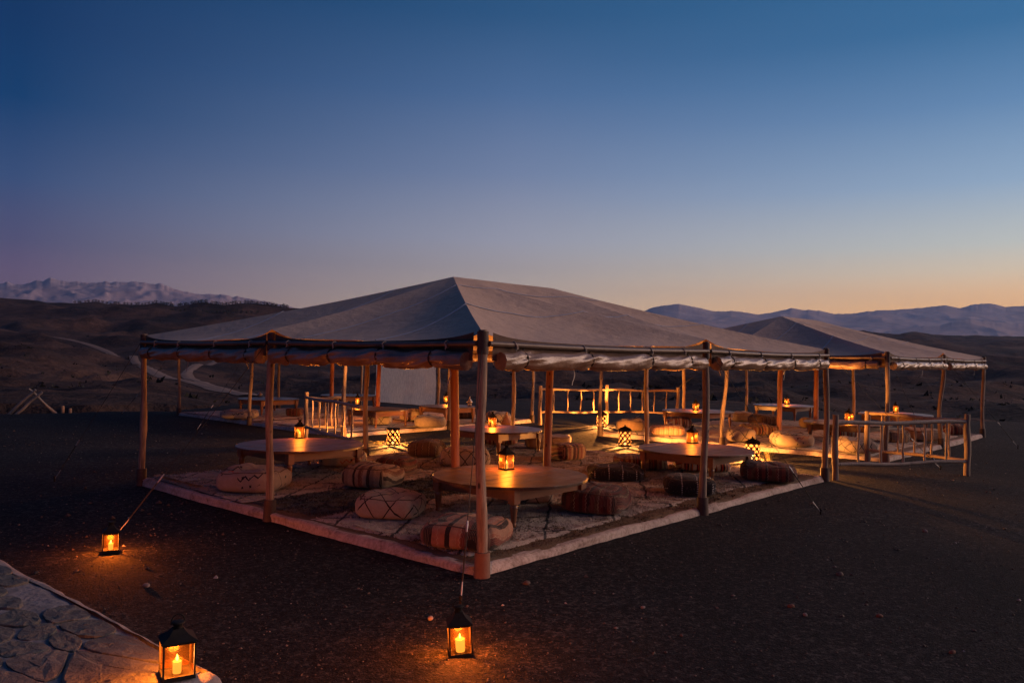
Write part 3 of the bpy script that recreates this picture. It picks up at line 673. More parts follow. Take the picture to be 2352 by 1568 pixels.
M['fringe'] = noisy('wool_fringe', (.25, .2, .15), (.4, .33, .26), 30, 1, .002)
# woven matting under the front rugs, showing as a dark border along the kerb
rug(FA, .010, .5, .012, .985, binder, 'brown woven mat edging out from under the cream rugs by the right kerb', z=.088, seed=40, h=.012, pile=1500)
rug(FA, .045, .40, .02, .49, cream, 'cream shag rug with black lines under the frontmost table', seed=1, rot=.01, pile=2600)
rug(FA, .40, .60, .025, .47, olive, 'dark olive and black woven rug between the two left tables', z=.096, seed=2, h=.01, pile=2500)
rug(FA, .60, .985, .01, .45, cream2, 'pale fringed rug with thin black lines under the left table of the front tent', seed=3, rot=-.008, pile=2300)
fr = rug(FA, .72, .97, .012, .03, M['fringe'], 'narrow heap of tasselled wool edging lying on the kerb at the left front corner', z=.112, seed=8, h=.03, pile=6000)
rug(FA, .05, .49, .49, .965, cream, 'cream shag rug with black lines under the right table of the front tent', seed=4, rot=-.012, pile=2300)
rug(FA, .50, .96, .46, .965, greyrug, 'grey brown shaggy rug under the rear table of the front tent', seed=5, pile=2200)
rug(FB, .05, .49, .02, .49, cream2, 'pale rug with black lines beside the fence under the near right tent', seed=6)
rug(FB, .51, .96, .02, .49, cream, 'cream rug lit by the pierced lanterns along the court side of the right tent', seed=7)
rug(FB, .04, .49, .51, .985, cream2, 'pale lined rug reaching the far right post of the right tent', seed=9)
rug(FB, .51, .96, .51, .97, greyrug, 'dim grey brown rug under the rearmost table of the right tent', seed=10)
rug(FC, .03, .48, .03, .49, cream, 'cream rug with dark lines lit by the starry pierced lantern in the far left tent', seed=14)
rug(FC, .52, .97, .03, .49, cream2, 'pale striped rug at the left front corner of the far left tent', seed=15)
rug(FC, .03, .48, .52, .97, greyrug, 'grey brown shaggy rug under the ornate silver pot table', seed=16)
rug(FC, .52, .97, .52, .97, greyrug, 'shadowed grey brown rug under the table with glasses', seed=17)

# ------------------------------------------------------------------ tables
def make_table(D, label, loc, rz, seed, legh=.45):
    t = thing('round_table', label, 'table', loc, rz, 'low round tables'); R = D / 2; th = .032; n = 9; w_ = D / n
    rs = np.random.default_rng(seed)
    for k in range(n):
        x0, x1 = -R + k * w_ + .003, -R + (k + 1) * w_ - .003; xs = np.linspace(x0, x1, 7); yy = np.sqrt(np.maximum(R * R - xs * xs, .0004))
        poly = np.r_[np.c_[xs, -yy], np.c_[xs[::-1], yy[::-1]]]
        MB().prism(poly, legh - th, legh + rs.uniform(-.0012, .0012), .006).build('plank', M['tabletop'], t)
    s = .92 * R / math.sqrt(2)
    ap = MB()
    for sx, sy, dx, dy in ((0, -s, 2 * s - .098, .026), (0, s, 2 * s - .098, .026), (-s, 0, .026, 2 * s - .098), (s, 0, .026, 2 * s - .098)):
        ap.box((sx, sy, legh - th - .068), (dx, dy, .13))
    ap.box((0, 0, legh - th - .016), (2 * s - .05, .06, .03)); ap.build('apron', M['tablewood'], t)
    for sx in (-1, 1):
        for sy in (-1, 1):
            lg = MB().box((sx * s, sy * s, legh - th - .081), (.098, .098, .16))
            z1 = legh - th - .161
            lg.lathe([(.024, 0), (.028, .012), (.031, .03), (.025, .04), (.029, .06), (.044, z1 - .05), (.047, z1 - .03), (.037, z1 - .022), (.046, z1 - .008), (.045, z1)], 14, (sx * s, sy * s, 0))
            lg.build('leg', M['tablewood'], t)
    return t
FL = .112
TZ = .45
tables = [
    (1172, 1090, 355, FA, 'frontmost and largest round table, one lantern standing at its centre'),
    (690, 1020, 284, FA, 'dark round table at the left of the front tent, glowing red under its lantern'),
    (1145, 984, 200, FA, 'round table at the back of the front tent behind the corner post'),
    (1598, 1030, 261, FA, 'round table at the right of the front tent behind the middle right post'),
    (868, 938, 138, FC, 'lantern lit table nearest the starry pierced lantern, beyond the leaning pole'),
    (1027, 932, 128, FC, 'small round table carrying an ornate silver pot'),
    (617, 915, 136, FC, 'distant round table at far left with one small bowl on it'),
    (800, 907, 126, FC, 'distant table set with a glass jar and cups behind the left fence'),
    (1603, 943, 162, FB, 'round table under the left side of the right tent with a striped pouf beneath'),
    (1800, 930, 136, FB, 'rearmost round table of the right tent, its lantern half hidden by a pole'),
    (1945, 970, 190, FB, 'round table behind the right fence, lit orange along its apron'),
    (2056, 950, 157, FB, 'pale topped round table at the far right behind the fence rails')]
TAB = []
for i, (px, py, wpx, F, lab) in enumerate(tables):
    p = G(px, py, FL + TZ); D = wpx * depth(p) / FPX; D = min(max(D, 1.4), 2.0)
    TAB.append((p, make_table(D, lab, (p[0], p[1], FL), math.pi - F.ang + .04 * math.sin(i * 2.1), i)))

# ------------------------------------------------------------------ lanterns
def make_lantern(label, loc, rz, w_=.15, hb=.21, rest=.15, power=6, flame=1.0, tilt=(0, 0), big_cup=False, col=(1, .34, .082)):
    t = thing('lantern', label, 'lantern', loc, rz, 'glass candle lanterns'); t.rotation_euler = (tilt[0], tilt[1], rz); h2 = w_ / 2
    MB().box((0, 0, .008), (w_ + .012, w_ + .012, .012)).build('base', M['iron'], t)
    fr = MB()
    for sx in (-1, 1):
        for sy in (-1, 1):
            fr.box((sx * h2, sy * h2, .014 + hb / 2), (.009, .009, hb))
    for z in (.018, .010 + hb):
        for s in (-1, 1):
            fr.box((0, s * h2, z), (w_ - .010, .008, .008)); fr.box((s * h2, 0, z), (.008, w_ - .010, .008))
    fr.build('frame', M['iron'], t)
    for k in range(4):
        a = k * math.pi / 2; MB().box((math.cos(a) * (h2 - .001), math.sin(a) * (h2 - .001), .014 + hb / 2), (.0025, w_ - .012, hb - .012), a).build('pane', M['pane'], t)
    zt = .016 + hb; rh = rest * .55; rf = MB(); q = h2 + .012
    P = np.array([[(sx * r, sy * r, z) for sx, sy in ((-1, -1), (1, -1), (1, 1), (-1, 1))] for r, z in ((q, zt), (q, zt + .006), (h2 * .62, zt + rh * .55), (.026, zt + rh))])
    rf.grid(P, True, False); rf.add(P[0], [(3, 2, 1, 0)], False); rf.build('roof', M['iron'], t)
    z0 = zt + rh
    MB().lathe([(.024, z0 - .004), (.023, z0 + rest * .2), (.036, z0 + rest * .2 + .003), (.034, z0 + rest * .2 + .012), (.012, z0 + rest * .29), (.004, z0 + rest * .3)], 14).build('chimney', M['iron'], t)
    a = np.linspace(0, np.pi, 12); zr = z0 + rest * .24
    MB().tube(np.c_[.034 * np.cos(a), a * 0, zr + .045 * np.sin(a)], .0035, 6).build('carrying_ring', M['iron'], t)
    cz = .014; ch = min(.075, hb * .36) if not big_cup else .085; cr = .021 if not big_cup else .03
    cd = MB().lathe([(cr * .9, cz), (cr, cz + .004), (cr * 1.08, cz + ch)], 16).build('candle', M['wax'], t)
    MB().lathe([(.002, cz + ch), (.0075 * flame, cz + ch + .010), (.005 * flame, cz + ch + .022), (.0008, cz + ch + .036)], 10).build('flame', M['flame'], cd)
    MB().lathe([(cr + .006, cz + .002), (cr + .008, cz + ch + .02)], 16).build('cup', M['cupglass'], t)
    l = bpy.data.lights.new('candle_light', 'POINT'); l.energy = power; l.color = col; l.shadow_soft_size = .03
    lo = bpy.data.objects.new('candle_light', l); COL.objects.link(lo); lo.parent = t; lo.location = (0, 0, cz + ch + .03); return t
LP = 75.0
g = G(1058, 1503); make_lantern('glass lantern on the ground in the middle foreground, leaning by the front guy rope', (g[0], g[1], .01), R_(8), .145, .19, .135, LP * 1.0, col=(1, .28, .058), tilt=(0, R_(-4)), big_cup=True)
g = G(254, 1266); make_lantern('glass lantern on the dark ground at the left, by a guy rope peg', (g[0], g[1], .005), R_(28), .14, .17, .125, LP * .8, col=(1, .28, .058))
WZ = .30
g = G(406, 1556, WZ); make_lantern('squat lantern standing on the end of the stone wall', (g[0], g[1], WZ + .012), R_(30), .15, .175, .105, LP * .55)
ltab = [(1163, 1078, 0, 'lantern at the centre of the frontmost table', 40, .15), (688, 1006, 1, 'lantern on the dark left table casting a red glow', 30, .15), (1131, 980, 2, 'lantern on the rear table of the front tent just right of the corner post', 20, .14),
        (1590, 1018, 3, 'lantern beside the middle right post on the right table of the front tent', 48, .15), (821, 929, 4, 'small far lantern at the foot of the leaning pole behind the left fence', 10, .14), (1025, 924, 5, 'distant lantern half behind a pole on the silver pot table', 15, .13),
        (1598, 942, 8, 'far lantern on the table at the left side of the right tent', 50, .14), (1807, 929, 9, 'far lantern mostly hidden behind a lit pole in the right tent', 5, .13), (1950, 967, 10, 'lantern above the right fence rail on the orange lit table', 35, .15), (2057, 947, 11, 'lantern just above the right fence on the farthest pale table', 60, .14)]
for px, py, ti, lab, rz, w_ in ltab:
    g = G(px, py, FL + TZ); make_lantern(lab, (g[0], g[1], FL + TZ + .0015), R_(rz), w_ * .9, .185, .13, LP * .85)

def make_pierced(label, loc, rz, power, lid=True):
    t = thing('pierced_lantern', label, 'lantern', loc, rz, 'pierced tin floor lanterns'); r, h = .145, .37; mb = MB(); m_ = 8
    for sgn in (-1, 1):
        for k in range(m_):
            zz = np.linspace(.02, h - .02, 25); a0 = k * 2 * np.pi / m_ + sgn * (zz / h) * 2 * np.pi / m_ * 3; wd = .135 + .03 * np.cos(zz / h * 2 * np.pi * 3)
            rr = r + (.001 if sgn > 0 else 0)
            P = np.array([[((rr) * np.cos(a + s * wd), (rr) * np.sin(a + s * wd), z) for s in (-1, 0, 1)] for a, z in zip(a0, zz)] if False else
                         [[(rr * math.cos(a + s * w2), rr * math.sin(a + s * w2), z) for s in (-1, 0, 1)] for a, z, w2 in zip(a0, zz, wd)])
            mb.grid(P, smooth=True)
    mb.lathe([(r - .003, 0), (r + .006, .004), (r + .006, .03), (r - .003, .032)], 28); mb.lathe([(r - .003, h - .034), (r + .006, h - .03), (r + .006, h), (r - .003, h)], 28)
    b = mb.build('pierced_body', M['perf'], t)
    if lid:
        MB().lathe([(r + .012, h), (r + .012, h + .006), (r * .75, h + .035), (r * .4, h + .06), (.02, h + .08), (.012, h + .09), (.02, h + .10), (.003, h + .115)], 24).build('lid', M['perf'], t)
    cd = MB().lathe([(.03, .001), (.032, .09)], 14).build('candle', M['wax'], t)
    MB().lathe([(.003, .09), (.014, .108), (.009, .128), (.001, .15)], 10).build('flame', M['bulb'], cd)
    l = bpy.data.lights.new('lantern_light', 'POINT'); l.energy = power; l.color = (1, .34, .064); l.shadow_soft_size = .012
    lo = bpy.data.objects.new('lantern_light', l); COL.objects.link(lo); lo.parent = t; lo.location = (0, 0, .19); return t
PP = 900
for px, py, lab, pw, lid in [(903, 1022, 'open topped pierced lantern shining like a star on the ground behind the leaning pole', 1.0, False), (1382, 980, 'pierced lantern half hidden behind the pole by the lit back fence', 1.0, True),
                        (1435, 1024, 'pierced lantern with a lid on the open court ground, light streaks around it', 1.1, True), (1728, 1058, 'pierced lantern glowing red behind the edge of the right table', 1.0, True)]:
    g = G(px, py); make_pierced(lab, (g[0], g[1], .005), R_(px), PP * pw, lid)

# ------------------------------------------------------------------ poufs
def pouf_mat(name, kind, pal, p=.16, off=0.0):
    m, t, b = newmat(name)
    uvn = t.nodes.new('ShaderNodeUVMap'); uvn.uv_map = 'unfold'; v = coords(t, 'Object'); sp = t.nodes.new('ShaderNodeSeparateXYZ'); 
    nn = t.nodes.new('ShaderNodeTexNoise'); nn.inputs['Scale'].default_value = 9; t.links.new(v, nn.inputs['Vector']); sc_ = t.nodes.new('ShaderNodeVectorMath'); sc_.operation = 'SCALE'; sc_.inputs['Scale'].default_value = .03
    t.links.new(nn.outputs['Color'], sc_.inputs[0]); ad = t.nodes.new('ShaderNodeVectorMath'); ad.operation = 'ADD'; t.links.new(uvn.outputs[0], ad.inputs[0]); t.links.new(sc_.outputs[0], ad.inputs[1]); t.links.new(ad.outputs[0], sp.inputs[0])
    x = X(t, sp.outputs[0]); y = X(t, sp.outputs[1]); n1 = noise(t, v, 11, 5, .65); n2 = noise(t, v, 90, 3, .7)
    dark = (.018, .014, .014)
    if kind == 'diamond':
        base = ramp(t, n1 * .5 + n2 * .5, [(.3, tuple(c * .68 for c in pal[0])), (.65, pal[0])])
        a = ((x + y * .72) / p + off).fr() - .5; c = ((x - y * .72) / p + off).fr() - .5; d = a.abs().min(c.abs()) * p
        col = mixc(t, d.soft(.011, .006), base, pal[1])
    elif kind == 'zig':
        base = ramp(t, n1 * .5 + n2 * .5, [(.3, tuple(c * .68 for c in pal[0])), (.65, pal[0])])
        z1 = (y + .36 - (x / .085).tri() * .06).abs().lt(.013); z2 = (y + .50 - (x / .12 + .3).tri() * .06).abs().lt(.012) * (x + .02).gt(0); z3 = (y + .17 - (x / .2).tri() * .09).abs().lt(.011)
        mk = ((x / .11).fr() - .5).abs() + ((y / .13).fr() - .5).abs(); sp_ = noise(t, v, 5, 1).gt(.56) * mk.lt(.26) * (((x / .11).fr() - .5).abs() - ((y / .13).fr() - .5).abs()).abs().lt(.09)
        col = mixc(t, z1 * x.lt(.08), base, pal[1]); col = mixc(t, z2, col, pal[2]); col = mixc(t, z3, col, dark); col = mixc(t, sp_, col, dark)
    elif kind == 'stripe':
        n = len(pal); f = (x / p + off + orand(t)).fr(); rs = random.Random(name); st = []; pos = 0
        tot = 0; ws = [rs.uniform(.5, 1.6) for _ in pal]; S = sum(ws)
        for c, ww in zip(pal, ws): st.append((pos, c)); pos += ww / S
        col = ramp(t, f, st, 'CONSTANT')
        th = ((x / .017).fr() - .5).abs().lt(.12) * noise(t, v, 4, 2).gt(.5)
        col = mixc(t, th * .5, col, (.35, .25, .16))
        zz = (((x / p * 2 + off).fr() - .5) * p * .5 - ((y / .05).tri() - .5) * .018).abs().lt(.0035)
        col = mixc(t, zz * .7, col, (.4, .33, .22))
        col = mixc(t, n1.soft(.35, .7) * .35, col, (.05, .03, .025), 'MIX')
    elif kind == 'dots':
        base = ramp(t, n1 * .5 + n2 * .5, [(.35, (.010, .009, .012)), (.65, (.024, .02, .022))])
        dt = ((x / .21 + off).fr() - .5).abs().lt(.035) * ((y / .03).fr() - .5).abs().lt(.22); d2 = noise(t, v, 60, 2, .6).gt(.68)
        col = mixc(t, dt.max(d2 * .4), base, (.5, .46, .42))
    else:
        col = ramp(t, n1 * .4 + n2 * .6, [(.32, tuple(c * .45 for c in pal[0])), (.66, pal[0])])
    t.links.new(col, b.inputs['Base Color']); b.inputs['Roughness'].default_value = .95; b.inputs['Specular IOR Level'].default_value = .12; b.inputs['Sheen Weight'].default_value = .12
    bump(t, b, n2 * .5 + n1 * .5, .012, .9); return m
M['pipingcord'] = noisy('piping_cord', (.07, .05, .04), (.13, .09, .07), 30, .95, .001)
CR = (.36, .295, .235); YC = (.44, .35, .245)
PM = {
    'dia': pouf_mat('cream_diamond_wool', 'diamond', [CR, (.015, .013, .014)], .30, .2), 'dia2': pouf_mat('cream_lattice_wool', 'diamond', [CR, (.02, .016, .018)], .20, .5),
    'zig': pouf_mat('cream_zigzag_wool', 'zig', [CR, (.42, .05, .035), (.02, .02, .03)]), 'zig2': pouf_mat('cream_green_zigzag_wool', 'zig', [YC, (.05, .07, .06), (.35, .1, .05)]),
    'terra': pouf_mat('terracotta_stripe', 'stripe', [(.34, .145, .09), (.02, .014, .014), (.36, .19, .12), (.32, .13, .08), (.16, .04, .03), (.02, .014, .014), (.33, .15, .1)], .46, .1),
    'beige': pouf_mat('beige_black_stripe', 'stripe', [(.33, .25, .17), (.025, .02, .02), (.30, .22, .15), (.15, .08, .055), (.36, .29, .2), (.03, .02, .02), (.25, .18, .12)], .42, .3),
    'red': pouf_mat('dark_red_kilim', 'stripe', [(.09, .018, .018), (.05, .012, .014), (.13, .03, .022), (.035, .02, .02), (.10, .022, .02), (.06, .03, .02)], .30, .6),
    'redb': pouf_mat('red_tan_kilim', 'stripe', [(.20, .035, .025), (.03, .015, .015), (.24, .12, .06), (.16, .03, .025), (.30, .2, .11), (.05, .015, .015)], .26, .2),
    'multi': pouf_mat('bright_striped_kilim', 'stripe', [(.42, .06, .04), (.02, .02, .03), (.5, .34, .2), (.05, .06, .12), (.4, .12, .04), (.55, .5, .42), (.1, .02, .02)], .20, 0),
    'orange': pouf_mat('pale_orange_stripe', 'stripe', [(.45, .22, .12), (.5, .32, .2), (.38, .15, .08), (.52, .36, .24)], .12, .4),
    'brown': pouf_mat('brown_kilim', 'stripe', [(.08, .05, .035), (.05, .03, .025), (.11, .06, .04), (.06, .035, .03)], .25, .4),
    'dots': pouf_mat('black_dotted_wool', 'dots', []), 'plain': pouf_mat('plain_beige_wool', 'plain', [(.38, .29, .21)]), 'tan': pouf_mat('plain_brown_wool', 'plain', [(.24, .16, .10)]), 'speck': pouf_mat('speckled_shaggy_wool', 'plain', [(.34, .27, .19)])}
def pouf(l, r, top, bot, key, label, rz=0.0, z=FL + .004, asp=1.0, h=None):
    front = G((l + r) / 2, bot, z); d = depth(front); W = (r - l) * d / FPX
    c0, s0 = abs(math.cos(rz)), abs(math.sin(rz)); e = .88 if min(c0, s0) > .3 else .98
    A = W / (c0 + s0 * asp) / e if min(c0, s0) < .3 else W / (c0 + s0 * asp) / .9
    A = float(np.clip(A, .42, 1.0)); B = A * asp
    back = (A * s0 + B * c0) * .5 * .9
    hh = (bot - top) * d / FPX - 2 * back * CAMH / d * .38 if h is None else h; hh = float(np.clip(hh, .17, .30))
    dirv = front[:2] / np.linalg.norm(front[:2]); c = front[:2] + dirv * back
    seed = int(l * 7 + top); n, k = 72, 30
    th = np.linspace(0, 2 * np.pi, n, endpoint=False); ph = np.linspace(np.pi / 2, -np.pi / 2, k)
    spw = lambda q, e_: np.sign(q) * np.abs(q) ** e_
    rows = []
    for f in ph:
        cr = spw(np.cos(f), .34); zz = spw(np.sin(f), .55)
        rows.append(np.stack([A / 2 * cr * spw(np.cos(th), .45), B / 2 * cr * spw(np.sin(th), .45), np.full(n, hh / 2 * (1 + zz))], 1))
    P = np.array(rows); x, y, zc = P[..., 0], P[..., 1], P[..., 2]
    lump = fbm(x * 4, y * 4, 2, seed) * .6 + vn(x * 9 + zc * 6, y * 9 - zc * 5, seed + 1) * .35 + vn(x * 22 + zc * 9, y * 22 - zc * 13, seed + 2) * .16
    hfac = zc / hh
    P[..., 2] = zc * (1 + .14 * lump + .10 * np.cos(np.clip(np.hypot(x / A, y / B) * 2, 0, 1.2) * 1.5) - .05) * 1.0
    P[..., 0] = x * (1 + .05 * lump + .03 * np.sin(hfac * np.pi)); P[..., 1] = y * (1 + .05 * lump + .03 * np.sin(hfac * np.pi))
    cren = .006 * np.sin(th * 23 + seed)[None] * np.exp(-((hfac - .8) / .15) ** 2); P[..., 2] += cren
    P[..., 2] -= P[..., 2].min()
    # unfolded coordinates: distance walked down from the middle of the top
    seg = np.zeros((k, n)); seg[1:] = np.linalg.norm(np.diff(P, axis=0), axis=2); arc = np.cumsum(seg, 0)
    hd = np.hypot(P[..., 0], P[..., 1]); hd[hd < 1e-6] = 1; mid = P[k // 2]; mdir = mid[:, :2] / np.linalg.norm(mid[:, :2], axis=1, keepdims=True)
    tot = arc[k // 2]; cheb = np.maximum(np.abs(mid[:, 0]) / (A / 2), np.abs(mid[:, 1]) / (B / 2))
    ux = np.where(np.abs(mid[:, 0]) / A >= np.abs(mid[:, 1]) / B, np.sign(mid[:, 0]) * arc, P[..., 0]); uy = np.where(np.abs(mid[:, 0]) / A >= np.abs(mid[:, 1]) / B, P[..., 1], np.sign(mid[:, 1]) * arc)
    mb = MB(); mb.grid(P, True, True, True)
    o = mb.build('pouf', PM[key], None, None, np.stack([ux, uy], 2).reshape(-1, 2)); o.location = (c[0], c[1], z); o.rotation_euler = (0, 0, rz)
    for frac in (.80,):
        zr = P[..., 2].mean(1) / P[..., 2].max(); q = int(np.argmin(np.abs(zr[: k // 2] - frac))); lp = P[q] * [1.006, 1.006, 1]; lp = np.vstack([lp, lp[:1]])
        MB().tube(lp, .006, 5, caps=False).build('piping', PM[key + '_edge'] if key + '_edge' in PM else M['pipingcord'], o)
    return tag(o, label, 'pouf', 'floor poufs')
poufs = [
    (962, 1183, 1190, 1272, 'terra', 'terracotta pouf with black bands at the foot of the front corner post', R_(-18)),
    (819, 980, 1130, 1197, 'dia', 'cream pouf with black diamond lines left of the frontmost table', R_(-6)),
    (787, 930, 1062, 1126, 'beige', 'beige pouf with black stripes between the two left tables', R_(-22)),
    (503, 665, 1072, 1135, 'zig', 'cream pouf with red zigzag stitching behind the middle left post', R_(-8)),
    (862, 958, 1050, 1089, 'red', 'flattened dark red pouf behind the beige and black striped one', R_(-25)),
    (727, 848, 1037, 1074, 'zig2', 'dim cream pouf under the right edge of the dark left table', R_(10)),
    (935, 1024, 1012, 1051, 'brown', 'dark brown pouf right of the star bright pierced lantern', R_(-8)),
    (1008, 1128, 1030, 1074, 'dia2', 'cream lattice pouf behind the front corner post', R_(5)),
    (1255, 1346, 1014, 1060, 'redb', 'red kilim pouf standing right of a reddish ridge pole', R_(30)),
    (1108, 1187, 998, 1022, 'redb', 'reddish pouf in shade beneath the rear table of the front tent', 0),
    (1204, 1262, 998, 1032, 'tan', 'dull beige pouf right of the rear front tent table, in shade', R_(10)),
    (1255, 1312, 999, 1024, 'plain', 'pale pouf just behind the red kilim pouf', R_(-5)),
    (1285, 1455, 1117, 1187, 'red', 'dark red pouf with thin stripes by the right leg of the frontmost table', R_(-22)),
    (1347, 1479, 1067, 1107, 'dots', 'black pouf with white stitches left of the right table', R_(-4)),
    (1518, 1646, 1092, 1141, 'dots', 'black dotted pouf behind the middle right post', R_(-8)),
    (1690, 1838, 1063, 1110, 'red', 'long dark red pouf at the right kerb near the end post', R_(-14)),
    (1405, 1536, 1046, 1081, 'redb', 'red and tan striped pouf half under the left side of the right table', R_(-6)),
    (1545, 1676, 1053, 1084, 'multi', 'brightly striped pouf under the right table', R_(-4)),
    (1183, 1272, 1122, 1158, 'dia', 'pale pouf with a black line in the shade under the frontmost table', R_(12)),
    (1411, 1484, 962, 991, 'tan', 'brown pouf in the court beside the fence lantern', R_(-10)),
    (1490, 1574, 977, 1001, 'orange', 'pale orange striped pouf right of a thin dark post', R_(-6)),
    (1532, 1586, 958, 983, 'multi', 'red and white striped pouf below the left table of the right tent', R_(4)),
    (1664, 1738, 983, 1016, 'dia', 'cream pouf with curved black lines beside the crooked lit post', R_(-12)),
    (1700, 1782, 974, 1000, 'redb', 'red and black striped pouf in the middle of the right tent', R_(8)),
    (1680, 1730, 945, 969, 'plain', 'small pale pouf at the rear of the right tent', 0),
    (1719, 1791, 944, 978, 'brown', 'dark banded pouf before the rearmost table of the right tent', R_(14)),
    (1767, 1869, 985, 1028, 'zig2', 'bright cream pouf with green zigzags on the court edge', R_(-8)),
    (1838, 1880, 960, 983, 'tan', 'tan pouf partly behind the right tent end pole', R_(6)),
    (1923, 2011, 1004, 1043, 'dia2', 'cream pouf with crossing black lines behind the right fence', R_(10)),
    (2024, 2090, 989, 1017, 'beige', 'striped beige pouf seen between the right fence poles', R_(-14)),
    (2080, 2162, 984, 1014, 'plain', 'large pale pouf behind the fence corner at the far right', R_(8)),
    (2165, 2214, 975, 999, 'redb', 'reddish pouf farthest to the right beyond the fence corner', R_(-6)),
    (1905, 1962, 985, 1006, 'multi', 'dark striped pouf under the orange lit table', R_(5)),
    (513, 588, 941, 963, 'zig', 'far cream pouf with one zigzag, near the left posts of the far tent', R_(-4)),
    (843, 900, 952, 976, 'dia', 'yellow lit cream pouf under the table nearest the star bright lantern', R_(4)),
    (917, 972, 941, 967, 'zig2', 'cream pouf below the hanging plastic panel', R_(-10)),
    (950, 1026, 955, 983, 'speck', 'shaggy speckled pouf in front of the silver pot table', R_(6)),
    (1040, 1090, 939, 962, 'brown', 'brown pouf beneath the silver pot table', 0),
    (1115, 1176, 944, 972, 'dia', 'cream pouf with zigzag lines beyond the rear front tent table', R_(8)),
    (660, 694, 937, 957, 'red', 'dark pouf under the far table with the bowl', 0),
]
for P_ in poufs: pouf(*P_)

# ------------------------------------------------------------------ fences
def stick(a, b, r0, r1, seed, amp=.02, n=16):
    rs = np.random.default_rng(seed); t = np.linspace(0, 1, n); p = np.asarray(a)[None] * (1 - t[:, None]) + np.asarray(b)[None] * t[:, None]
    ph = rs.uniform(0, 6, 3); L = np.linalg.norm(np.asarray(b) - a); ax = np.array([1., 0, 0]) if abs(b[2] - a[2]) > .6 * L else np.array([0, 0, 1.])
    p = p + ax * (amp * np.sin(np.pi * t) ** .5 * np.sin(t * rs.uniform(4, 9) + ph[0]))[:, None]
    return MB().tube(p, np.linspace(r0, r1, n) * (1 + .07 * np.sin(9 * t + ph[1]) + rs.normal(0, .03, n)), 10)
def fence(label, pts, rails, heights, nb, mats, seed, post_h=None):
    o = np.array([*np.mean([p[:2] for p in pts], axis=0), 0]); t = thing('pole_fence', label, 'fence', o, 0, 'rustic pole fences')
    for i, p in enumerate(pts):
        if post_h[i]: stick([p[0], p[1], -.08], [p[0], p[1], post_h[i]], .056, .052, seed + i, .012).build('post', mats[i], t, o)
    for i in range(len(pts) - 1):
        a, b = np.array(pts[i]), np.array(pts[i + 1]); m_ = rails[i]
        for j, hgt in enumerate(heights[i]):
            stick([a[0], a[1], hgt], [b[0], b[1], hgt], .037 if j else .033, .034 if j else .03, seed + 10 * i + j + 3, .018, 24).build('rail', m_, t, o)
        for k in range(nb[i]):
            f = (k + 1) / (nb[i] + 1); q = a[:2] * (1 - f) + b[:2] * f; q2 = q + rng.normal(0, .012, 2)
            stick([q[0], q[1], heights[i][0] + .02], [q2[0], q2[1], heights[i][1] - .02], .020, .018, seed * 7 + 30 * i + k, .01).build('baluster', m_, t, o)
    return t
g0 = G(1918, 1104); g1 = G(2221, 1094); g2 = G(1992, 1064)
fence('peeled pole fence jutting out in a corner between the front and right tents', [g0, g1, g2], [M['grey_rail'], M['rail']], [(.27, .98), (.28, 1.0)], [5, 5], [M['pole']] * 3, 400, [1.12, 1.12, 1.04])
k0 = G(702, 1005); kC = FC.p(.02, .02); kA = FA.p(.52, 1.0)
fence('short pole fence making a corner beyond the dark left table', [kC, k0, G(827, 1046)], [M['rail'], M['grey_rail']], [(.25, .93), (.25, .95)], [5, 6], [M['pole']] * 3, 500, [0, 1.08, 0])
b0 = G(1240, 976); b1 = G(1393, 974); b2 = G(1556, 977)
fence('long yellow lit pole fence closing the back of the court', [b0, b1, b2], [M['rail'], M['rail']], [(.38, 1.05), (.38, 1.05)], [4, 5], [M['rail']] * 3, 600, [1.16, 1.2, 1.15])

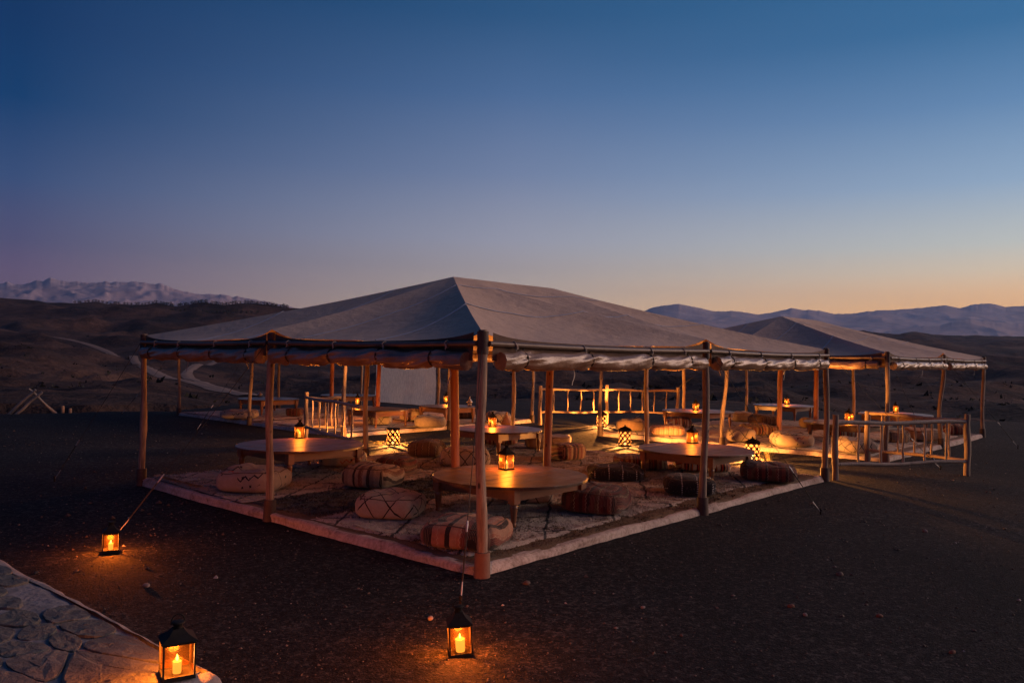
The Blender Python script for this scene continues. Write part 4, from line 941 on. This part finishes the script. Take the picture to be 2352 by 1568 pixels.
# ------------------------------------------------------------------ stone wall in the corner
def stone_wall():
    a = G(0, 1278, WZ)[:2]; b = G(508, 1551, WZ)[:2]; d = (b - a) / np.linalg.norm(b - a); nr = np.array([d[1], -d[0]])
    if np.dot(nr, -b) < 0: nr = -nr
    a2 = a - d * 3.0; c = b + nr * 1.9 - d * .05; e = a2 + nr * 1.9
    poly = np.array([a2, b, c, e]); ctr = poly.mean(0)
    t = thing('stone_wall', 'low wall of flat grey stones set in pale mortar, bottom left corner', 'wall', (*ctr, 0))
    # mortar body with a wavering rounded rim
    n = 120; P = []
    rim = []
    for i in range(4):
        p, q = poly[i], poly[(i + 1) % 4]; m_ = [60, 26, 50, 26][i]
        for s in np.linspace(0, 1, m_, endpoint=False): rim.append(p * (1 - s) + q * s)
    rim = np.array(rim); ii = np.arange(len(rim)); wv = .012 * vn(ii * .33, ii * 0., 3) + .008 * vn(ii * .9, ii * 0., 4)
    out = (rim - ctr) / np.linalg.norm(rim - ctr, axis=1, keepdims=True); rim = rim + out * wv[:, None]
    rows = [np.c_[rim - out * k, np.full(len(rim), z) + .006 * vn(ii * .7, ii * 0 + k * 9, 6)] for k, z in ((0, -.1), (0, WZ - .06), (.006, WZ - .03), (.022, WZ - .010), (.05, WZ), (.10, WZ + .004))]
    mb = MB(); mb.grid(np.array(rows), True)
    # top sheet with lumpy mortar
    L1 = np.linalg.norm(b - a2); gx, gy = np.meshgrid(np.linspace(.04, L1 - .04, 150), np.linspace(.04, 1.86, 70)); px = a2[0] + d[0] * gx + nr[0] * gy; py = a2[1] + d[1] * gx + nr[1] * gy
    ed = np.minimum(np.minimum(gx, L1 - gx), np.minimum(gy, 1.9 - gy))
    mb.grid(np.stack([px, py, WZ - .016 + .012 * sstep(.03, .12, ed) + .006 * fbm(px * 5, py * 5, 3, 12) + .004 * vn(px * 40, py * 40, 2)], 2), False, True, True)
    mb.build('mortar', M['mortar'], t, (*ctr, 0))
    # stones: cells between jittered seeds
    rs = np.random.default_rng(5); seeds = []
    for i in range(16):
        for j in range(8):
            seeds.append((.12 + i * .37 + (j % 2) * .18 + rs.normal(0, .06), .16 + j * .225 + rs.normal(0, .035)))
    seeds = np.array(seeds)
    for k, s0 in enumerate(seeds):
        if not (.05 < s0[0] < L1 - .1 and .05 < s0[1] < 1.85): continue
        pl = [np.array(q) for q in ((.07, .075), (L1 - .09, .075), (L1 - .09, 1.82), (.07, 1.82))]
        for m_, s1 in enumerate(seeds):
            if m_ == k or np.linalg.norm(s1 - s0) > 1: continue
            w_ = np.array([1, 1.55]); mid = (s0 + s1) / 2; nn = (s1 - s0) * w_ ** 2; nn = nn / np.linalg.norm(nn); mid = mid - nn * .013; new = []
            for q in range(len(pl)):
                A, B = pl[q], pl[(q + 1) % len(pl)]; da, db = np.dot(A - mid, nn), np.dot(B - mid, nn)
                if da <= 0: new.append(A)
                if da * db < 0: new.append(A + (B - A) * da / (da - db))
            pl = new
            if len(pl) < 3: break
        if len(pl) < 3: continue
        pl = np.array(pl); cc = pl.mean(0)
        if rs.random() < .04: continue
        # round the outline, roughen it
        den = []
        for q in range(len(pl)):
            A, B = pl[q], pl[(q + 1) % len(pl)]
            for s in (.2, .4, .6, .8): den.append(A * (1 - s) + B * s)
        den = np.array(den)
        for _ in range(1): den = (np.roll(den, 1, 0) + 2 * den + np.roll(den, -1, 0)) / 4
        den = cc + (den - cc) * 1.04 * (1 + rs.normal(0, .016, (len(den), 1))); nb = len(den); hgt = rs.uniform(.002, .007); tl = rs.normal(0, .012, 2)
        Rw = []
        for f, z in ((1.0, -.03), (.985, .2), (.93, .8), (.6, 1.0), (.3, 1.05)):
            q = cc + (den - cc) * f; zz = WZ + .006 + (hgt * z if z > 0 else z) + ((q - cc) @ tl + .006 * vn(q[:, 0] * 22 + k, q[:, 1] * 22, 5) + .003 * vn(q[:, 0] * 60, q[:, 1] * 60 + k, 6)) * (z > 0); Rw.append(np.c_[a2[0] + d[0] * q[:, 0] + nr[0] * q[:, 1], a2[1] + d[1] * q[:, 0] + nr[1] * q[:, 1], zz + .002])
        mbs = MB(); mbs.grid(np.array(Rw), True, False, True); mbs.add(Rw[-1], [tuple(range(nb))[::-1]], False); mbs.build('stone', M['stone'], t, (*ctr, 0))
    return t
M['mortar'] = noisy('pale_mortar', (.17, .155, .155), (.31, .28, .275), 7, .95, .012, 26)
def m_stone():
    m, t, b = newmat('grey_fieldstone'); v = coords(t, 'Object'); r = orand(t); f = noise(t, v, 8, 7, .7, .3); g = noise(t, v, 30, 5, .7)
    c = ramp(t, f * .6 + g * .4, [(.32, (.05, .051, .052)), (.5, (.11, .108, .103)), (.68, (.20, .192, .18))]); c = mixc(t, r * .5, c, (.10, .10, .085))
    t.links.new(c, b.inputs['Base Color']); b.inputs['Roughness'].default_value = .85; bump(t, b, f * .7 + g * .5, .03, 1); return m
M['stone'] = m_stone()
stone_wall()

# ------------------------------------------------------------------ small things on the tables and ground
def tz(px, py): g = G(px, py, FL + TZ); return (g[0], g[1], FL + TZ + .001)
t = thing('silver_pot', 'ornate lidded silver pot on the small far table', 'pot', tz(1079, 930))
MB().lathe([(.05, 0), (.06, .01), (.04, .025), (.075, .06), (.085, .09), (.07, .12), (.045, .135)], 20).build('bowl', M['brass'], t)
MB().lathe([(.05, .136), (.045, .16), (.02, .185), (.008, .2), (.012, .215), (.006, .24), (.001, .27)], 16).build('lid', M['brass'], t)
t = thing('bowl', 'small round lidded bowl on the far left table', 'bowl', tz(597, 910))
MB().lathe([(.04, 0), (.08, .04), (.085, .07), (.07, .085)], 18).build('body', M['brass'], t); MB().lathe([(.072, .086), (.04, .115), (.012, .125), (.014, .145), (.001, .155)], 16).build('lid', M['brass'], t)
o = MB().lathe([(.04, 0), (.05, .01), (.055, .12), (.045, .16), (.05, .17)], 18).build('glass_jar', M['glass_clear']); o.location = tz(785, 905); tag(o, 'clear glass jar on the far table behind the left fence', 'jar')
for px, lab in ((800, 'short tealight glass next to the jar on the far table'), (812, 'second drinking glass from the jar on the far table')):
    o = MB().lathe([(.03, 0), (.035, .004), (.042, .09), (.040, .09), (.034, .012)], 16).build('drinking_glass', M['glass_clear']); o.location = tz(px, 905); tag(o, lab, 'glass', 'glasses on the far table')
g = G(1163, 975, FL + .02); t = thing('tagine', 'dark cone shaped pot in front of the zigzag pouf behind the rear table', 'pot', (g[0], g[1], FL + .016))
MB().lathe([(.13, 0), (.17, .03), (.175, .05)], 22).build('dish', M['pottery'], t); MB().lathe([(.165, .052), (.1, .14), (.04, .25), (.02, .30), (.035, .33), (.02, .35)], 22).build('lid', M['pottery'], t)

# crossed poles and two stubs on the left edge of the terrace
def gz(px, py):
    g = G(px, py, 0); return np.array([g[0], g[1], float(terrain(g[0], g[1]))])
t = thing('crossed_poles', 'three bare poles leaning crossed at the left edge of the terrace', 'poles', gz(75, 950)); o = gz(75, 950)
def up(px, py, like): 
    d = ray(px, py); k = depth(like) / np.dot(d, _f); return np.array([0, 0, CAMH]) + d * k
for (ax_, ay, bx, by) in ((18, 950, 82, 895), (130, 949, 66, 893), (34, 951, 97, 900)):
    a = gz(ax_, ay); b = up(bx, by, o); stick(a - [0, 0, .05], b, .045, .035, ax_, .02).build('pole', M['grey_rail'], t, o)
for px, lab in ((144, 'taller pale stub post beside the crossed poles'), (161, 'shorter pale stub post beside the crossed poles')):
    g = gz(px, 949); o = MB().lathe([(.05, -.1), (.045, .2 if px < 150 else .13), (.03, .215 if px < 150 else .14)], 12).build('stub_post', M['rail']); o.location = g; tag(o, lab, 'post', 'stub posts')

# dry tufts lit by the lanterns
def tuft(px, py, label, hgt, n, seed, spread=.12):
    rs = np.random.default_rng(seed); g = gz(px, py); mb = MB()
    for k in range(n):
        a = rs.uniform(0, 6.28); l = hgt * rs.uniform(.5, 1); b = np.array([rs.normal(0, spread * .3), rs.normal(0, spread * .3), 0]); dr = np.array([math.cos(a), math.sin(a), 0]) * spread * rs.uniform(.3, 1.3)
        mb.tube(np.array([b, b + dr * .4 + [0, 0, l * .6], b + dr + [0, 0, l]]), np.array([.004, .003, .001]), 4, caps=False)
    o = mb.build('grass_tuft', M['drygrass']); o.location = g; return tag(o, label, 'grass tuft', 'dry grass tufts')
M['drygrass'] = noisy('dry_grass', (.16, .13, .05), (.3, .24, .1), 20, .9, 0)
tuft(1765, 1058, 'lit dry grass tuft right of the red pierced lantern', .24, 46, 1, .16)
tuft(872, 1020, 'low dry twigs left of the star bright pierced lantern', .10, 26, 2, .2)
tuft(935, 1024, 'low dry twigs right of the star bright pierced lantern', .07, 20, 3, .18)

# loose stones
def pebble(s, seed, flat=.6):
    rs = np.random.default_rng(seed); n, k = 12, 8; th = np.linspace(0, 2 * np.pi, n, endpoint=False); ph = np.linspace(np.pi / 2, -np.pi / 2, k)
    P = np.array([np.stack([np.cos(f) * np.cos(th) * s, np.cos(f) * np.sin(th) * s * .75, np.full(n, np.sin(f) * s * flat)], 1) for f in ph]); P *= (1 + .16 * vn(P[..., 0] / s * 1.6 + seed, P[..., 1] / s * 1.6 + P[..., 2] / s, seed))[..., None]
    mb = MB(); mb.grid(P, True, True, True); return mb
M['palestone'] = noisy('pale_stone', (.16, .13, .12), (.28, .235, .22), 12, .85, .01, 30); M['redstone'] = noisy('red_stone', (.12, .055, .038), (.2, .1, .07), 12, .85, .01, 30); M['greystone'] = noisy('dull_stone', (.07, .055, .05), (.14, .11, .1), 12, .85, .01, 30)
for px, py, s, mk, lab in [(988, 1425, .04, 'palestone', 'flat pale stone left of the middle foreground lantern'), (1477, 1401, .03, 'palestone', 'pale pinkish stone below the dark red pouf on open ground'), (1816, 1400, .042, 'redstone', 'rounded reddish stone in the middle of the right foreground'),
                           (1849, 1419, .03, 'palestone', 'small pale stone just right of the rounded reddish stone'), (2020, 1423, .038, 'redstone', 'flat brown stone in the right foreground'), (2187, 1507, .035, 'redstone', 'reddish stone nearest the bottom right corner'),
                           (2125, 1223, .05, 'palestone', 'pale stone on the gravel far to the right below the fence corner'), (1929, 1326, .05, 'greystone', 'dull grey flat stone right of the guy rope peg'), (336, 1343, .045, 'palestone', 'pale flat stone on the dark ground right of the stone wall'),
                           (1210, 1345, .05, 'greystone', 'dull stone against the kerb right of the corner post'), (1150, 1300, .0, None, '')]:
    if not s: continue
    g = gz(px, py); s *= .72; o = pebble(s, int(px)).build('loose_stone', M[mk]); o.location = g + np.array([0, 0, s * .3]); o.rotation_euler = (0, 0, px); tag(o, lab, 'stone', 'loose stones')

def gravel():
    rs = np.random.default_rng(21); n = 22000; r = np.exp(rs.uniform(math.log(3.0), math.log(24), n)); az = rs.uniform(-R_(42), R_(42), n); x = r * np.sin(az); y = r * np.cos(az)
    keep = np.ones(n, bool)
    for F in (FA, FB, FC):
        q = np.stack([x, y], 1) - F.N; u = q @ F.Lv / F.a ** 2; v = q @ F.Rv / F.b ** 2; keep &= ~((u > -.012) & (u < 1.012) & (v > -.012) & (v < 1.012))
    a = G(0, 1278, WZ)[:2]; b = G(508, 1551, WZ)[:2]; d = (b - a) / np.linalg.norm(b - a); nr = np.array([d[1], -d[0]]); nr = nr if np.dot(nr, -b) > 0 else -nr
    q = np.stack([x, y], 1) - b; keep &= ~((q @ d < .05) & (q @ nr > -.05))
    x, y, r = x[keep], y[keep], r[keep]; n = len(x); z = terrain(x, y); s = np.exp(rs.normal(math.log(.0046), .5, n)).clip(.0025, .024) * np.clip(r / 7, .8, 1.6)
    O = np.array([(1, 0, 0), (0, 1, 0), (-1, 0, 0), (0, -1, 0), (0, 0, .7), (0, 0, -.7)]); V = O[None] * s[:, None, None] * rs.uniform(.6, 1.3, (n, 6, 1)); an = rs.uniform(0, 6.28, n); c, sn = np.cos(an)[:, None], np.sin(an)[:, None]
    V = np.stack([V[..., 0] * c - V[..., 1] * sn, V[..., 0] * sn + V[..., 1] * c, V[..., 2]], 2) + np.stack([x, y, z + s * .25], 1)[:, None]
    Fc = np.array([(0, 1, 4), (1, 2, 4), (2, 3, 4), (3, 0, 4), (1, 0, 5), (2, 1, 5), (3, 2, 5), (0, 3, 5)]); f = (Fc[None] + (np.arange(n) * 6)[:, None, None]).reshape(-1, 3)
    me = bpy.data.meshes.new('gravel'); me.from_pydata(V.reshape(-1, 3).tolist(), [], f.tolist()); me.materials.append(M['gravel']); o = bpy.data.objects.new('gravel', me); COL.objects.link(o); o['kind'] = 'stuff'; tag(o, 'loose pale and dark gravel scattered over the open ground', 'gravel')
def m_gravel():
    m, t, b = newmat('gravel'); geo = t.nodes.new('ShaderNodeNewGeometry'); r = X(t, geo.outputs['Random Per Island'])
    t.links.new(ramp(t, r, [(0, (.03, .024, .022)), (.55, (.075, .055, .047)), (.88, (.10, .078, .07)), (.97, (.19, .165, .155)), (1, (.34, .31, .29))]), b.inputs['Base Color']); b.inputs['Roughness'].default_value = .7; return m
M['gravel'] = m_gravel()
gravel()

# ------------------------------------------------------------------ trees along the far left ridge
M['crown'] = noisy('dark_foliage', (.02, .025, .014), (.05, .055, .03), 1.2, .95, 0); M['bark'] = noisy('bark', (.05, .035, .025), (.09, .06, .045), 4, .95, 0)
def make_tree(seed):
    rs = np.random.default_rng(seed); t = thing('olive_tree', 'small dark round tree on the skyline of the far left ridge', 'tree', (0, 0, 0), 0, 'trees along the left ridge')
    MB().tube(np.array([(0, 0, -.4), (.05, 0, .9), (.02, .05, 1.8)]), np.array([.3, .25, .15]), 6).build('trunk', M['bark'], t)
    mb = MB()
    for k in range(46):
        v = rs.normal(0, 1, 3); v /= np.linalg.norm(v); c = v * rs.uniform(.5, 1.0) * [1.5, 1.5, 1.3] + [0, 0, 1.35]; s = rs.uniform(.3, .55); a = rs.normal(0, 1, (3, 3))
        q = np.array([c + a[0] * s * .6, c + a[1] * s * .6, c + a[2] * s * .6]); mb.add(q, [(0, 1, 2)], False)
        mb.add(np.array([c + a[0] * s * .6, c - a[1] * s * .5, c - a[2] * s * .4]), [(0, 1, 2)], False)
    mb.build('crown', M['crown'], t); return t
protos = [make_tree(s) for s in (1, 2, 3)]; used = [0, 0, 0]
def crest(px):
    x = math.tan(math.atan((px - 1176) / FPX)); D = np.linspace(450, 1000, 400); z = terrain(D * x, D); k = np.argmax((z - CAMH) / D); return np.array([D[k] * x, D[k], z[k]])
from mathutils.bvhtree import BVHTree
_gm = bpy.data.objects['ground'].data
_sel = [q for q in _gm.polygons if -470 < q.center[0] < -120 and 430 < q.center[1] < 1010]
_bvh = BVHTree.FromPolygons([v.co for v in _gm.vertices], [tuple(q.vertices) for q in _sel])
def plant(p, s, i, lab=None):
    hitp = _bvh.ray_cast(Vector((float(p[0]), float(p[1]), 400)), Vector((0, 0, -1)))[0]
    if hitp is not None: p = (p[0], p[1], hitp[2])
    k = i % 3; t = protos[k] if not used[k] else dup(protos[k]); used[k] = 1
    if lab: t['label'] = lab; t['group'] = 'trees in the lower broken row'
    t.location = [float(q) for q in p]; t.scale = (s, s, s * .95); t.rotation_euler = (0, 0, i * 1.3)
i = 0; px = 170.0
while px < 660:
    p = crest(px); p = p + rng.normal(0, 1.2, 3) * [0, 1, 0]; p[2] = float(terrain(p[0], p[1])); plant(p, rng.uniform(1.15, 1.5) * (1.0 if px > 350 else .7), i); i += 1; px += rng.uniform(6.5, 9.5)
px = 370.0
while px < 600:
    p = crest(px); f = .965 + .004 * math.sin(px); p = np.array([p[0] * f, p[1] * f, 0]); p[2] = float(terrain(p[0], p[1])); plant(p, rng.uniform(.85, 1.15), i, 'small dark tree on the slope just below the left ridge row'); i += 1; px += rng.uniform(9, 14)

def scrub():
    rs = np.random.default_rng(77); n = 2600; az = rs.uniform(-R_(45), R_(45), n); d = np.exp(rs.uniform(math.log(46), math.log(620), n)); x, y = d * np.tan(az), d
    k = (fbm(x / 40, y / 40, 3, 91) > -.1) & (road_distance(x, y) > 5); x, y = x[k], y[k]; z = terrain(x, y); mb = MB(); V = []; F = []
    for i in range(len(x)):
        s = rs.uniform(.18, .6)
        for q in range(5):
            c = np.array([x[i], y[i], z[i] + s * .25]) + rs.normal(0, .35, 3) * s * [1, 1, .4]; a = rs.normal(0, .55, (3, 3)) * s; b = len(V); V += [c + a[0], c + a[1], c + a[2]]; F.append((b, b + 1, b + 2))
    mb.add(np.array(V), F, False); o = mb.build('scrub', M['scrub']); o['kind'] = 'stuff'; tag(o, 'sparse dark scrub dotted over the hills', 'scrub')
M['scrub'] = noisy('dark_scrub', (.012, .012, .009), (.035, .032, .02), 2, .95, 0)
scrub()

# ------------------------------------------------------------------ haze
def haze():
    mb = MB(); mb.box((0, 0, (HAZE_TOP - 45) / 2), (HAZE_R * 2, HAZE_R * 2, HAZE_TOP + 45)); o = mb.build('haze', bpy.data.materials.new('haze')); o['kind'] = 'stuff'; tag(o, 'thin dusk haze over the far hills', 'haze')
    m = o.data.materials[0]; m.use_nodes = True; t = m.node_tree; t.nodes.clear(); out = t.nodes.new('ShaderNodeOutputMaterial'); v = t.nodes.new('ShaderNodeVolumePrincipled')
    v.inputs['Color'].default_value = (.33, .55, .96, 1); v.inputs['Density'].default_value = HAZE; v.inputs['Anisotropy'].default_value = .25; t.links.new(v.outputs[0], out.inputs['Volume'])
haze()
